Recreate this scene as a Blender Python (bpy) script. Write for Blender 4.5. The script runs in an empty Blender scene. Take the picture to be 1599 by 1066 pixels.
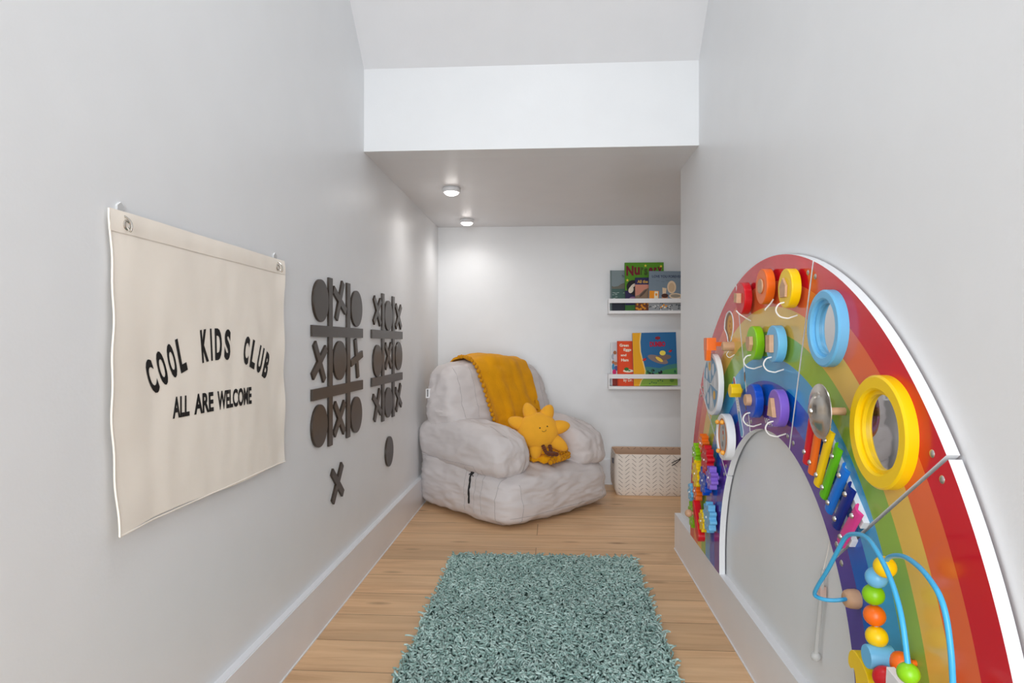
import bpy, math, random
import numpy as np
from mathutils import Vector, Matrix, noise
from mathutils.bvhtree import BVHTree
random.seed(7)
rng = np.random.default_rng(7)
PI = math.pi
sc = bpy.context.scene
COL = sc.collection

# ------------------------------------------------------------------ camera, world, light, exposure
cam_d = bpy.data.cameras.new('camera'); cam = bpy.data.objects.new('camera', cam_d); COL.objects.link(cam)
cam_d.sensor_width = 36.0; cam_d.lens = 1000.0 * 36.0 / 1599.0; cam_d.shift_y = 3.0 / 1599.0
cam_d.clip_start = 0.02
cam.location = (0, 0, 0.82); cam.rotation_euler = (PI / 2, 0, math.atan(0.0615))
sc.camera = cam
w = bpy.data.worlds.new('daylight'); sc.world = w; w.use_nodes = True
w.node_tree.nodes['Background'].inputs[0].default_value = (0.93, 0.96, 1.0, 1)
w.node_tree.nodes['Background'].inputs[1].default_value = 1.4
sc.view_settings.view_transform = 'Standard'; sc.view_settings.look = 'None'
sc.view_settings.gamma = 1.0; sc.view_settings.use_curve_mapping = False
sc.view_settings.exposure = 0.07

def area_light(name, loc, rot, sx, sy, power, col=(1, 1, 1), spread=180):
    d = bpy.data.lights.new(name, 'AREA'); d.shape = 'RECTANGLE'; d.size = sx; d.size_y = sy
    d.energy = power; d.color = col; d.spread = math.radians(spread)
    o = bpy.data.objects.new(name, d); COL.objects.link(o); o.location = loc; o.rotation_euler = rot
    return o
# daylight through the open end behind the photographer, and a fill lamp added overhead
area_light('doorway_daylight', (-0.08, -1.45, 1.05), (PI / 2 - 0.12, 0, 0), 1.1, 1.9, 13.0, (0.91, 0.965, 1.0), 85)
area_light('fill_lamp_light', (-0.08, 0.75, 2.50), (0, 0, 0), 0.4, 0.4, 4.6, (0.93, 0.98, 1.0))

# ------------------------------------------------------------------ materials
def lin(c):
    r = []
    for v in c:
        v /= 255.0
        r.append(v / 12.92 if v <= 0.04045 else ((v + 0.055) / 1.055) ** 2.4)
    return tuple(r) + (1.0,)
MATS = {}
def mat(name, rgb, rough=0.5, spec=0.5, metal=0.0, bump=0.0, bscale=200.0, var=0.0, vscale=8.0, coat=0.0,
        sheen=0.0, emit=None, stretch=None, trans=0.0, croug=0.05, bdist=0.002):
    if name in MATS: return MATS[name]
    m = bpy.data.materials.new(name); m.use_nodes = True
    nt = m.node_tree; b = nt.nodes['Principled BSDF']
    b.inputs['Base Color'].default_value = lin(rgb); b.inputs['Roughness'].default_value = rough
    b.inputs['Specular IOR Level'].default_value = spec; b.inputs['Metallic'].default_value = metal
    b.inputs['Coat Weight'].default_value = coat; b.inputs['Coat Roughness'].default_value = croug
    b.inputs['Sheen Weight'].default_value = sheen
    b.inputs['Transmission Weight'].default_value = trans
    if emit:
        b.inputs['Emission Color'].default_value = (emit[0], emit[1], emit[2], 1); b.inputs['Emission Strength'].default_value = emit[3]
    tc = nt.nodes.new('ShaderNodeTexCoord')
    src = tc.outputs['Object']
    if stretch:
        mp = nt.nodes.new('ShaderNodeMapping'); mp.inputs['Scale'].default_value = stretch
        nt.links.new(src, mp.inputs['Vector']); src = mp.outputs['Vector']
    n2 = nt.nodes.new('ShaderNodeTexNoise'); n2.inputs['Scale'].default_value = vscale; n2.inputs['Detail'].default_value = 4
    nt.links.new(src, n2.inputs['Vector'])
    hsv = nt.nodes.new('ShaderNodeHueSaturation'); hsv.inputs['Color'].default_value = lin(rgb)
    mr = nt.nodes.new('ShaderNodeMapRange'); mr.inputs['From Min'].default_value = 0.3; mr.inputs['From Max'].default_value = 0.7
    v = max(var, 0.012)
    mr.inputs['To Min'].default_value = 1 - v; mr.inputs['To Max'].default_value = 1 + v
    nt.links.new(n2.outputs['Fac'], mr.inputs['Value']); nt.links.new(mr.outputs['Result'], hsv.inputs['Value'])
    nt.links.new(hsv.outputs['Color'], b.inputs['Base Color'])
    if bump > 0:
        n = nt.nodes.new('ShaderNodeTexNoise'); n.inputs['Scale'].default_value = bscale; n.inputs['Detail'].default_value = 3
        nt.links.new(src, n.inputs['Vector'])
        bp = nt.nodes.new('ShaderNodeBump'); bp.inputs['Strength'].default_value = bump; bp.inputs['Distance'].default_value = bdist
        nt.links.new(n.outputs['Fac'], bp.inputs['Height']); nt.links.new(bp.outputs['Normal'], b.inputs['Normal'])
    MATS[name] = m
    return m
def plain(name, rgb, rough=0.45, **k): return mat(name, rgb, rough, **k)

WALL = mat('wall_paint', (237, 238, 239.5), 0.36, 0.35, bump=0.08, bscale=160)
CEIL = mat('ceiling_paint', (236, 236, 238), 0.36, 0.45, bump=0.08, bscale=160)
TRIM = mat('trim_paint', (236, 236, 239), 0.32, 0.5)
WHITE = mat('white_lacquer', (238, 238, 240), 0.35, 0.5)
WOOD = mat('beech_wood', (206, 163, 128), 0.5, 0.4, var=0.08, vscale=14, stretch=(1, 1, 6))
STEEL = mat('brushed_steel', (205, 200, 192), 0.22, 0.5, metal=1.0)
SCREW = mat('screw_zinc', (196, 194, 190), 0.3, 0.5, metal=1.0)
STRING = mat('white_string', (240, 236, 230), 0.7, 0.3)
MIRROR = mat('mirror_glass', (222, 222, 222), 0.03, 0.5, metal=1.0)
DARK = mat('dark_bronze_wood', (54, 43, 34), 0.32, 0.5, var=0.06, vscale=20)
BLACK = mat('black_ink', (22, 21, 22), 0.6, 0.3)
BLACKM = mat('black_cord', (20, 20, 21), 0.5, 0.4)

def floor_mat():
    m = bpy.data.materials.new('oak_planks'); m.use_nodes = True; nt = m.node_tree; N = nt.nodes; L = nt.links
    b = N['Principled BSDF']; tc = N.new('ShaderNodeTexCoord')
    mp = N.new('ShaderNodeMapping'); mp.inputs['Location'].default_value = (0.35, -0.102, 0)
    L.new(tc.outputs['Object'], mp.inputs['Vector'])
    br = N.new('ShaderNodeTexBrick'); br.inputs['Scale'].default_value = 1.0
    br.inputs['Brick Width'].default_value = 1.9; br.inputs['Row Height'].default_value = 0.167
    br.inputs['Mortar Size'].default_value = 0.0012; br.inputs['Mortar Smooth'].default_value = 0.3
    br.inputs['Color1'].default_value = (0, 0, 0, 1); br.inputs['Color2'].default_value = (1, 1, 1, 1)
    br.inputs['Mortar'].default_value = (0.5, 0.5, 0.5, 1); br.offset = 0.37; br.offset_frequency = 2
    L.new(mp.outputs['Vector'], br.inputs['Vector'])
    # grain runs along the plank (x)
    add = N.new('ShaderNodeVectorMath'); add.operation = 'MULTIPLY_ADD'
    L.new(br.outputs['Color'], add.inputs[0]); add.inputs[1].default_value = (7.3, 3.1, 5.7); L.new(mp.outputs['Vector'], add.inputs[2])
    g = N.new('ShaderNodeMapping'); g.inputs['Scale'].default_value = (2.2, 34, 1); L.new(add.outputs[0], g.inputs['Vector'])
    n1 = N.new('ShaderNodeTexNoise'); n1.inputs['Scale'].default_value = 1.0; n1.inputs['Detail'].default_value = 6; n1.inputs['Roughness'].default_value = 0.65
    n1.inputs['Distortion'].default_value = 0.6; L.new(g.outputs[0], n1.inputs['Vector'])
    g2 = N.new('ShaderNodeMapping'); g2.inputs['Scale'].default_value = (2.0, 8.0, 1); L.new(add.outputs[0], g2.inputs['Vector'])
    n2 = N.new('ShaderNodeTexNoise'); n2.inputs['Scale'].default_value = 1.3; n2.inputs['Detail'].default_value = 3; L.new(g2.outputs[0], n2.inputs['Vector'])
    g3 = N.new('ShaderNodeMapping'); g3.inputs['Scale'].default_value = (3.2, 10.0, 1); L.new(add.outputs[0], g3.inputs['Vector'])
    vo = N.new('ShaderNodeTexVoronoi'); vo.inputs['Scale'].default_value = 1.0; vo.inputs['Randomness'].default_value = 1.0; L.new(g3.outputs[0], vo.inputs['Vector'])
    kr = N.new('ShaderNodeValToRGB'); kr.color_ramp.elements[0].position = 0.03; kr.color_ramp.elements[1].position = 0.16
    kr.color_ramp.elements[0].color = (0.42, 0.36, 0.32, 1); kr.color_ramp.elements[1].color = (1, 1, 1, 1); L.new(vo.outputs['Distance'], kr.inputs['Fac'])
    cr = N.new('ShaderNodeValToRGB'); e = cr.color_ramp.elements
    e[0].position = 0.25; e[0].color = lin((204, 158, 116)); e[1].position = 0.72; e[1].color = lin((240, 200, 157))
    x = e.new(0.48); x.color = lin((228, 186, 142)); L.new(n1.outputs['Fac'], cr.inputs['Fac'])
    mx = N.new('ShaderNodeMix'); mx.data_type = 'RGBA'; mx.blend_type = 'MULTIPLY'; mx.inputs['Factor'].default_value = 0.75
    L.new(cr.outputs[0], mx.inputs['A']); L.new(kr.outputs[0], mx.inputs['B'])
    # plank to plank tone
    mr = N.new('ShaderNodeMapRange'); mr.inputs['To Min'].default_value = 0.88; mr.inputs['To Max'].default_value = 1.06; L.new(br.outputs['Color'], mr.inputs['Value'])
    mr2 = N.new('ShaderNodeMapRange'); mr2.inputs['From Min'].default_value = 0.3; mr2.inputs['From Max'].default_value = 0.7
    mr2.inputs['To Min'].default_value = 0.90; mr2.inputs['To Max'].default_value = 1.07; L.new(n2.outputs['Fac'], mr2.inputs['Value'])
    mu = N.new('ShaderNodeMath'); mu.operation = 'MULTIPLY'; L.new(mr.outputs[0], mu.inputs[0]); L.new(mr2.outputs[0], mu.inputs[1])
    hs = N.new('ShaderNodeHueSaturation'); L.new(mx.outputs['Result'], hs.inputs['Color']); L.new(mu.outputs[0], hs.inputs['Value'])
    fm = N.new('ShaderNodeMix'); fm.data_type = 'RGBA'; L.new(br.outputs['Fac'], fm.inputs['Factor']); L.new(hs.outputs[0], fm.inputs['A'])
    fm.inputs['B'].default_value = lin((112, 78, 50)); L.new(fm.outputs['Result'], b.inputs['Base Color'])
    b.inputs['Roughness'].default_value = 0.42; b.inputs['Specular IOR Level'].default_value = 0.4
    bp = N.new('ShaderNodeBump'); bp.inputs['Strength'].default_value = 0.12; bp.inputs['Distance'].default_value = 0.002
    L.new(n1.outputs['Fac'], bp.inputs['Height']); L.new(bp.outputs[0], b.inputs['Normal'])
    return m
OAK = floor_mat()

# ------------------------------------------------------------------ mesh helpers
class G:
    def __init__(s): s.v = []; s.f = []; s.m = []; s.sm = []
    def add(s, vs, fs, mi=0, smooth=False):
        o = len(s.v); s.v += [tuple(p) for p in vs]
        for f in fs: s.f.append(tuple(i + o for i in f)); s.m.append(mi); s.sm.append(smooth)
        return s
    def box(s, x0, x1, y0, y1, z0, z1, mi=0):
        vs = [(x, y, z) for x in (x0, x1) for y in (y0, y1) for z in (z0, z1)]
        return s.add(vs, [(0, 1, 3, 2), (4, 6, 7, 5), (0, 4, 5, 1), (2, 3, 7, 6), (0, 2, 6, 4), (1, 5, 7, 3)], mi)
    def prism(s, poly, a0, a1, axis='x', mi=0, mside=None, bevel=0.0, smooth=False):
        """poly in the two other axes, extruded along axis from a0 to a1; a bevel shrinks the a0 face"""
        n = len(poly)
        def P(p, a):
            return (a, p[0], p[1]) if axis == 'x' else (p[0], a, p[1]) if axis == 'y' else (p[0], p[1], a)
        rings = []
        if bevel > 0:
            cx = sum(p[0] for p in poly) / n; cy = sum(p[1] for p in poly) / n
            rad = max(math.hypot(p[0] - cx, p[1] - cy) for p in poly)
            sg = 1 if a1 > a0 else -1
            for k, (ins, off) in enumerate(((1.0, 0.0), (0.3, 0.3), (0, 1.0))):
                q = [(cx + (p[0] - cx) * (1 - bevel * ins / rad), cy + (p[1] - cy) * (1 - bevel * ins / rad)) for p in poly]
                rings.append([P(p, a0 + sg * bevel * off) for p in q])
        else: rings.append([P(p, a0) for p in poly])
        rings.append([P(p, a1) for p in poly])
        ms = mi if mside is None else mside
        s.add(rings[0], [tuple(range(n))], mi); s.add(rings[-1], [tuple(range(n - 1, -1, -1))], mi)
        for a, b in zip(rings, rings[1:]):
            s.add(a + b, [(i, (i + 1) % n, n + (i + 1) % n, n + i) for i in range(n)], ms, smooth)
        return s
    def ring(s, c, ro, ri, a0, a1, axis='x', n=64, mi=0, bev=0.003):
        """flat ring with a stepped inner wall, centre c in the plane"""
        prof = [(ri, a0 + bev), (ri + bev, a0), (ro - bev, a0), (ro, a0 + bev), (ro, a1), (ri, a1)] if a1 > a0 else \
               [(ri, a0 - bev), (ri + bev, a0), (ro - bev, a0), (ro, a0 - bev), (ro, a1), (ri, a1)]
        m = len(prof); vs = []
        for i in range(n):
            t = 2 * PI * i / n
            for r, a in prof:
                p = (c[0] + r * math.cos(t), c[1] + r * math.sin(t))
                vs.append((a, p[0], p[1]) if axis == 'x' else (p[0], a, p[1]) if axis == 'y' else (p[0], p[1], a))
        fs = [(i * m + j, i * m + (j + 1) % m, ((i + 1) % n) * m + (j + 1) % m, ((i + 1) % n) * m + j) for i in range(n) for j in range(m)]
        return s.add(vs, fs, mi, True)
    def lathe(s, c, prof, axis='z', n=32, mi=0):
        """prof = (radius, height along axis)"""
        m = len(prof); vs = []
        for i in range(n):
            t = 2 * PI * i / n
            for r, a in prof:
                x, y = r * math.cos(t), r * math.sin(t)
                vs.append((c[0] + a, c[1] + x, c[2] + y) if axis == 'x' else (c[0] + x, c[1] + a, c[2] + y) if axis == 'y' else (c[0] + x, c[1] + y, c[2] + a))
        fs = [(i * m + j, i * m + j + 1, ((i + 1) % n) * m + j + 1, ((i + 1) % n) * m + j) for i in range(n) for j in range(m - 1)]
        return s.add(vs, fs, mi, True)
    def ball(s, c, r, n=20, mi=0, sc=(1, 1, 1)):
        prof = []; h = n // 2
        vs = [(c[0], c[1], c[2] - r * sc[2])]
        for j in range(1, h):
            p = PI * j / h
            for i in range(n):
                t = 2 * PI * i / n
                vs.append((c[0] + r * sc[0] * math.sin(p) * math.cos(t), c[1] + r * sc[1] * math.sin(p) * math.sin(t), c[2] - r * sc[2] * math.cos(p)))
        vs.append((c[0], c[1], c[2] + r * sc[2])); top = len(vs) - 1
        fs = [(0, 1 + (i + 1) % n, 1 + i) for i in range(n)]
        for j in range(h - 2):
            a = 1 + j * n; b = a + n
            fs += [(a + i, a + (i + 1) % n, b + (i + 1) % n, b + i) for i in range(n)]
        a = 1 + (h - 2) * n
        fs += [(a + i, a + (i + 1) % n, top) for i in range(n)]
        return s.add(vs, fs, mi, True)
    def tube(s, pts, r, n=8, mi=0, closed=False):
        P = [Vector(p) for p in pts]; vs = []; m = len(P)
        up = Vector((0.31, 0.22, 0.92)).normalized(); prev = None
        for i, p in enumerate(P):
            if closed: t = (P[(i + 1) % m] - P[i - 1])
            else: t = (P[min(i + 1, m - 1)] - P[max(i - 1, 0)])
            t.normalize()
            if prev is None: a = t.cross(up); a.normalize()
            else: a = prev - t * prev.dot(t); a.normalize()
            prev = a; b = t.cross(a); rr = r[i] if isinstance(r, (list, tuple)) else r
            for k in range(n):
                th = 2 * PI * k / n; vs.append(p + (a * math.cos(th) + b * math.sin(th)) * rr)
        fs = []
        for i in range(m if closed else m - 1):
            a = i * n; b = ((i + 1) % m) * n
            fs += [(a + k, a + (k + 1) % n, b + (k + 1) % n, b + k) for k in range(n)]
        if not closed: fs += [tuple(range(n - 1, -1, -1)), tuple((m - 1) * n + k for k in range(n))]
        return s.add(vs, fs, mi, True)
    def grid(s, fn, nu, nv, mi=0):
        vs = [fn(i / (nu - 1), j / (nv - 1)) for j in range(nv) for i in range(nu)]
        return s.add(vs, [(j * nu + i, j * nu + i + 1, (j + 1) * nu + i + 1, (j + 1) * nu + i) for j in range(nv - 1) for i in range(nu - 1)], mi, True)

def smooth_path(pts, n=6):
    P = [Vector(p) for p in pts]; out = []
    for i in range(len(P) - 1):
        a = P[max(i - 1, 0)]; b = P[i]; c = P[i + 1]; d = P[min(i + 2, len(P) - 1)]
        for k in range(n):
            t = k / n
            out.append(0.5 * ((2 * b) + (c - a) * t + (2 * a - 5 * b + 4 * c - d) * t * t + (3 * b - a - 3 * c + d) * t ** 3))
    out.append(P[-1]); return out

def circle(cy, cz, r, n=48, ry=None): return [(cy + r * math.cos(2 * PI * i / n), cz + (ry or r) * math.sin(2 * PI * i / n)) for i in range(n)]

WM = {}   # world matrices of the things' empties
def thing(name, label, cat, loc=(0, 0, 0), rz=0.0, group=None):
    o = bpy.data.objects.new(name, None); COL.objects.link(o); o.empty_display_size = 0.05
    o.location = loc; o.rotation_euler = (0, 0, rz); o['label'] = label; o['category'] = cat
    if group: o['group'] = group
    WM[o.name] = Matrix.Translation(loc) @ Matrix.Rotation(rz, 4, 'Z')
    return o
def obj(name, g, mats, parent=None, label=None, local=False, mods=None):
    """g in world coordinates (or in the parent's frame when local)"""
    if not isinstance(mats, (list, tuple)): mats = [mats]
    co = np.array(g.v, dtype=float)
    if parent is not None and not local:
        M = np.array(WM[parent.name].inverted()); co = co @ M[:3, :3].T + M[:3, 3]
    c = (co.min(0) + co.max(0)) / 2
    me = bpy.data.meshes.new(name); me.from_pydata((co - c).tolist(), [], g.f)
    for m in mats: me.materials.append(m)
    me.polygons.foreach_set('material_index', g.m); me.polygons.foreach_set('use_smooth', g.sm)
    me.update()
    if any(g.sm): me.set_sharp_from_angle(angle=math.radians(38))
    o = bpy.data.objects.new(name, me); COL.objects.link(o); o.location = c
    if parent is not None:
        o.parent = parent; WM[o.name] = WM[parent.name] @ Matrix.Translation(c)
    else: WM[o.name] = Matrix.Translation(c)
    if label: o['label'] = label
    return o
def tag(o, label, cat, group=None):
    o['label'] = label; o['category'] = cat
    if group: o['group'] = group
    return o
def struct(name, g, m):
    o = obj(name, g, m); o['kind'] = 'structure'; return o

def glyphs(txt, bold=0.0):
    cu = bpy.data.curves.new('lettering', 'FONT'); cu.body = txt; cu.offset = bold; cu.resolution_u = 4
    ob = bpy.data.objects.new('lettering', cu)
    me = bpy.data.meshes.new_from_object(ob)
    vs = [(v.co.x, v.co.y) for v in me.vertices]; fs = [tuple(p.vertices) for p in me.polygons]
    bpy.data.objects.remove(ob); bpy.data.meshes.remove(me); bpy.data.curves.remove(cu)
    return vs, fs
def text_into(g, txt, P, width, height, bold=0.02, mi=0, slant=0.0):
    """P maps (a, b) in metres from the text's lower left corner to a point; glyphs are fitted to width x height"""
    vs, fs = glyphs(txt, bold)
    if not vs: return
    x0 = min(v[0] for v in vs); x1 = max(v[0] for v in vs); y0 = min(v[1] for v in vs); y1 = max(v[1] for v in vs)
    q = [P((v[0] - x0) / (x1 - x0) * width + slant * (v[1] - y0) / (y1 - y0) * height, (v[1] - y0) / (y1 - y0) * height) for v in vs]
    g.add(q, fs, mi)

# ------------------------------------------------------------------ the room
XL, XR, YB = -0.6724, 0.5125, 3.772     # left wall, right wall, far wall
ZS, YH, ZH = 1.509, 2.265, 1.800         # soffit height, header face, header top
XN = 1.25                                # the nook runs on to the right behind the wall's end
YE = 2.578                               # end of the right wall
struct('floor', G().box(XL - 0.1, XN + 0.1, -1.6, YB + 0.1, -0.05, 0.0), OAK)
struct('wall_left', G().box(XL - 0.1, XL, -1.6, YB + 0.1, 0, 2.7), WALL)
struct('wall_back', G().box(XL, XN + 0.1, YB, YB + 0.1, 0, 2.7), WALL)
struct('wall_right', G().box(XR, XR + 0.11, -1.6, YE, 0, 2.7), WALL)
struct('wall_nook', G().box(XN, XN + 0.1, YE - 0.1, YB, 0, 2.7).box(XR + 0.11, XN, YE - 0.1, YE, 0, 2.7), WALL)
struct('trim_1', G().box(XL, XR, YH, YH + 0.1, ZS, ZH + 0.1), WALL).name = 'wall_header'
struct('ceiling', G().box(XL, XR, YH + 0.1, YB, ZS, ZS + 0.06).box(XR, XN, YE, YB, ZS, ZS + 0.06), CEIL)
g = G()   # ceiling that slopes up towards the viewer and turns flat
pr = [(YH + 0.02, ZH - 0.02), (YH + 0.02, ZH + 0.08), (YH - 0.80, ZH + 0.88), (-1.6, ZH + 0.88), (-1.6, ZH + 0.80), (YH - 0.80 - 0.03, ZH + 0.77)]
pr = [(YH + 0.005, ZH), (YH + 0.005, ZH + 0.09), (YH - 0.77, ZH + 0.86), (-1.6, ZH + 0.86), (-1.6, ZH + 0.77), (YH - 0.77, ZH + 0.77)]
g.prism(pr, XL, XR, 'x')
struct('ceiling_slope', g, CEIL)
BH, BT = 0.1425, 0.0195
def board(g, x0, x1, y0, y1):
    g.box(x0, x1, y0, y1, 0.003, BH)
struct('baseboard_left', G().box(XL, XL + BT, -1.6, YB, 0, BH - 0.002).box(XL, XL + BT - 0.003, -1.6, YB, BH - 0.002, BH), TRIM)
struct('baseboard_back', G().box(XL + BT, XN, YB - BT, YB, 0, BH - 0.002).box(XL + BT, XN, YB - BT + 0.003, YB, BH - 0.002, BH), TRIM)
struct('baseboard_right', G().box(XR - BT - 0.001, XR, -1.6, YE + BT, 0, BH).box(XR, XN, YE, YE + BT, 0, BH), TRIM)
# thin white strip where the boards meet the floor
struct('trim_2', G().box(XL + BT, XL + BT + 0.003, -1.6, YB - BT, 0, 0.003).box(XR - BT - 0.004, XR - BT - 0.001, -1.6, YE + BT, 0, 0.003)
       .box(XL + BT, XN, YB - BT - 0.003, YB - BT, 0, 0.003), WHITE)

# fill lamp added on the unseen flat ceiling to brighten the passage
o = obj('fill_lamp', G().lathe((-0.08, 0.75, 2.568), [(0, -0.045), (0.16, -0.042), (0.19, -0.03), (0.20, 0.0), (0, 0.0)], 'z', 40), mat('fill_lamp_body', (240, 240, 240), 0.4, emit=(1, 0.98, 0.96, 1.0)))
tag(o, 'added round white fill lamp on the unseen flat ceiling', 'lamp')

# puck lights in the nook ceiling
LENS = mat('lamp_lens', (255, 250, 244), 0.4, emit=(1.0, 0.95, 0.90, 14.0))
def puck(x, y, label, power=4.2):
    t = thing('puck_light', label, 'light', (x, y, ZS), group='battery puck lights under the nook ceiling')
    obj('housing', G().lathe((x, y, ZS), [(0, 0), (0.0365, 0), (0.0395, -0.003), (0.040, -0.012), (0.0365, -0.019), (0.032, -0.020)], 'z', 40), WHITE, t)
    obj('lens', G().lathe((x, y, ZS), [(0.0325, -0.0195), (0.028, -0.026), (0.018, -0.031), (0.0, -0.033)], 'z', 40), LENS, t, label='glowing domed lens')
    d = bpy.data.lights.new('puck_glow', 'SPOT'); d.energy = power; d.spot_size = math.radians(165); d.spot_blend = 1.0; d.shadow_soft_size = 0.036; d.color = (1, 0.97, 0.94)
    l = bpy.data.objects.new('puck_glow', d); COL.objects.link(l); l.location = (x, y, ZS - 0.04)
puck(-0.443, 2.822, 'round white puck light under the nook ceiling, nearer one with the larger dome')
puck(-0.470, 3.545, 'round white puck light under the nook ceiling, close to the far wall')
puck(0.920, 3.150, 'added fill puck light, out of view in the nook behind the right wall', 6.0)  # third puck is added out of view to lift the light in the nook

# ------------------------------------------------------------------ canvas banner on the left wall
CANVAS = mat('natural_canvas', (252, 243, 231), 0.85, 0.15, bump=0.12, bscale=900, var=0.02, vscale=5)
bY0, bY1, bZ0, bZ1 = 0.927, 1.553, 0.528, 1.024
def bx(y, z):
    """canvas surface: hangs a few mm off the wall with soft waves"""
    u = (y - bY0) / (bY1 - bY0); v = (z - bZ0) / (bZ1 - bZ0)
    d = 0.0065 + 0.004 * (1 - v) + 0.0025 * noise.noise(Vector((y * 7, z * 3, 1.7))) + 0.0012 * noise.noise(Vector((y * 22, z * 9, 4.1)))
    d += 0.010 * max(0, 0.16 - u) / 0.16 * (1 - v) * (0.7 + 0.5 * math.sin(z * 17)) + 0.004 * max(0, u - 0.93) / 0.07 * (0.5 + 0.5 * math.sin(z * 40))
    return XL + d
def edge_y(v): return 0.004 * math.sin(v * 9 + 0.6) + 0.0015 * math.sin(v * 31)
ban = thing('canvas_banner', 'cream canvas banner printed COOL KIDS CLUB on the left wall', 'banner', (XL, 1.24, bZ0))
def bsurf(off):
    def fn(i, j):
        z = bZ0 + (bZ1 - bZ0) * j + 0.004 * math.sin(i * 7) * (1 - j) * (1 if j < 0.1 else 0)
        y = bY0 + (bY1 - bY0) * i + edge_y(j) * (1 - i) + 0.4 * edge_y(1 - j) * i - 0.004 * (1 - j) * i
        return (bx(y, z) + off, y, z)
    return fn
g = G().grid(bsurf(0.0012), 70, 56); n0 = len(g.v)
g.grid(bsurf(0.0), 70, 56)
obj('cloth', g, CANVAS, ban)
hem = G()
hem.grid(lambda i, j: (bx(bY0 + (bY1 - bY0) * i, bZ1 - 0.034 * (1 - j)) + 0.0022 + 0.0012 * math.sin(PI * j), bY0 + (bY1 - bY0) * i + edge_y(1) * (1 - i), bZ1 + 0.001 - 0.034 * (1 - j)), 60, 6)
obj('top_hem', hem, CANVAS, ban)
hem = G()
hem.tube([(bx(bY0, bZ0 + (bZ1 - bZ0) * k / 40) + 0.0012, bY0 + edge_y(k / 40), bZ0 + (bZ1 - bZ0) * k / 40) for k in range(41)], 0.0016, 6)
hem.tube([(bx(bY0 + (bY1 - bY0) * k / 40, bZ0) + 0.001, bY0 + (bY1 - bY0) * k / 40 + edge_y(0) * (1 - k / 40) - 0.004 * k / 40, bZ0 + 0.0) for k in range(41)], 0.0014, 6)
obj('stitched_edge', hem, CANVAS, ban)
def bp_(y, z): return (bx(y, z) + 0.0019, y, z)
g = G()
Rr, aY, aZ = 0.43, 1.243, 0.357
words = [('COOL', 1.028, 1.134), ('KIDS', 1.176, 1.288), ('CLUB', 1.330, 1.452)]
for wd, y0, y1 in words:
    a0 = math.asin((y0 - aY) / Rr); a1 = math.asin((y1 - aY) / Rr)
    ws = [0.45 if c == 'I' else 1.0 for c in wd]; tot = sum(ws); acc = 0
    for c_, w_ in zip(wd, ws):
        s0 = a0 + (a1 - a0) * acc / tot; s1 = a0 + (a1 - a0) * (acc + w_) / tot; acc += w_
        mid = (s0 + s1) / 2; wid = (s1 - s0) * Rr * (0.76 if c_ != 'I' else 0.40)
        def P(a, b, mid=mid, wid=wid):
            dy = a - wid / 2; r = Rr + b
            return bp_(aY + r * math.sin(mid) + dy * math.cos(mid), aZ + r * math.cos(mid) - dy * math.sin(mid))
        text_into(g, c_, P, wid, 0.063, 0.045)
obj('lettering', g, BLACK, ban, label='black arched lettering COOL KIDS CLUB')
g = G()
for wd, y0, y1 in (('ALL', 1.082, 1.135), ('ARE', 1.150, 1.218), ('WELCOME', 1.233, 1.374)):
    text_into(g, wd, lambda a, b, y0=y0: bp_(y0 + a, 0.688 + b - 0.004 * (y0 + a - 1.08)), y1 - y0, 0.038, 0.035, slant=0.0)
obj('lettering', g, BLACK, ban, label='black lettering ALL ARE WELCOME')
for y in (0.962, 1.517):
    x = bx(y, 1.0)
    obj('grommet', G().ring((y, 1.005), 0.0085, 0.0045, x + 0.005, x + 0.0, 'x', 32, bev=0.0012), STEEL, ban)
CLEAR = mat('clear_plastic', (240, 240, 240), 0.2, 0.6, var=0.0, trans=0.3)
for y, lb in ((0.958, 'clear plastic wall hook at the banner corner nearest the camera'), (1.517, 'clear plastic wall hook at the banner corner nearest the game boards')):
    t = thing('wall_hook', lb, 'hook', (XL, y, 1.01), group='clear hooks that hold the banner')
    obj('back_plate', G().prism([(y - 0.008, 1.000), (y + 0.008, 1.000), (y + 0.008, 1.034), (y, 1.040), (y - 0.008, 1.034)], XL + 0.0035, XL, 'x'), CLEAR, t)
    hk = [(XL + 0.003, y, 1.022), (XL + 0.017, y, 1.012), (XL + 0.021, y, 1.002), (XL + 0.019, y, 0.994), (XL + 0.0145, y, 1.000)]
    obj('hook_arm', G().tube(smooth_path(hk, 5), 0.0016, 8), STEEL, t)

# ------------------------------------------------------------------ wall noughts and crosses
KS = 1.0165
def ky(y): return y * KS
def kz(z): return 0.82 + (z - 0.82) * KS
def grid_thing(label, ya, yb, v1, v2):
    ya, yb, v1, v2 = map(ky, (ya, yb, v1, v2))
    t = thing('game_grid', label, 'wall game', (XL, (ya + yb) / 2, 0.514), group='dark noughts and crosses grids on the left wall')
    for z in (kz(0.855), kz(0.677)): obj('horizontal_bar', G().prism([(ya, z - 0.0163), (yb, z - 0.0163), (yb, z + 0.0163), (ya, z + 0.0163)], XL + 0.0075, XL + 0.0004, 'x', bevel=0.0006), DARK, t)
    for y in (v1, v2): obj('vertical_bar', G().prism([(y - 0.0163, kz(0.515)), (y + 0.0163, kz(0.515)), (y + 0.0163, kz(1.015)), (y - 0.0163, kz(1.015))], XL + 0.0068, XL + 0.0004, 'x', bevel=0.0006), DARK, t)
grid_thing('dark noughts and crosses grid nearer the banner on the left wall', 1.722, 2.194, 1.870, 2.039)
grid_thing('dark noughts and crosses grid nearer the corner and beanbag', 2.308, 2.788, 2.468, 2.632)
disc0 = cross0 = None
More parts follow.
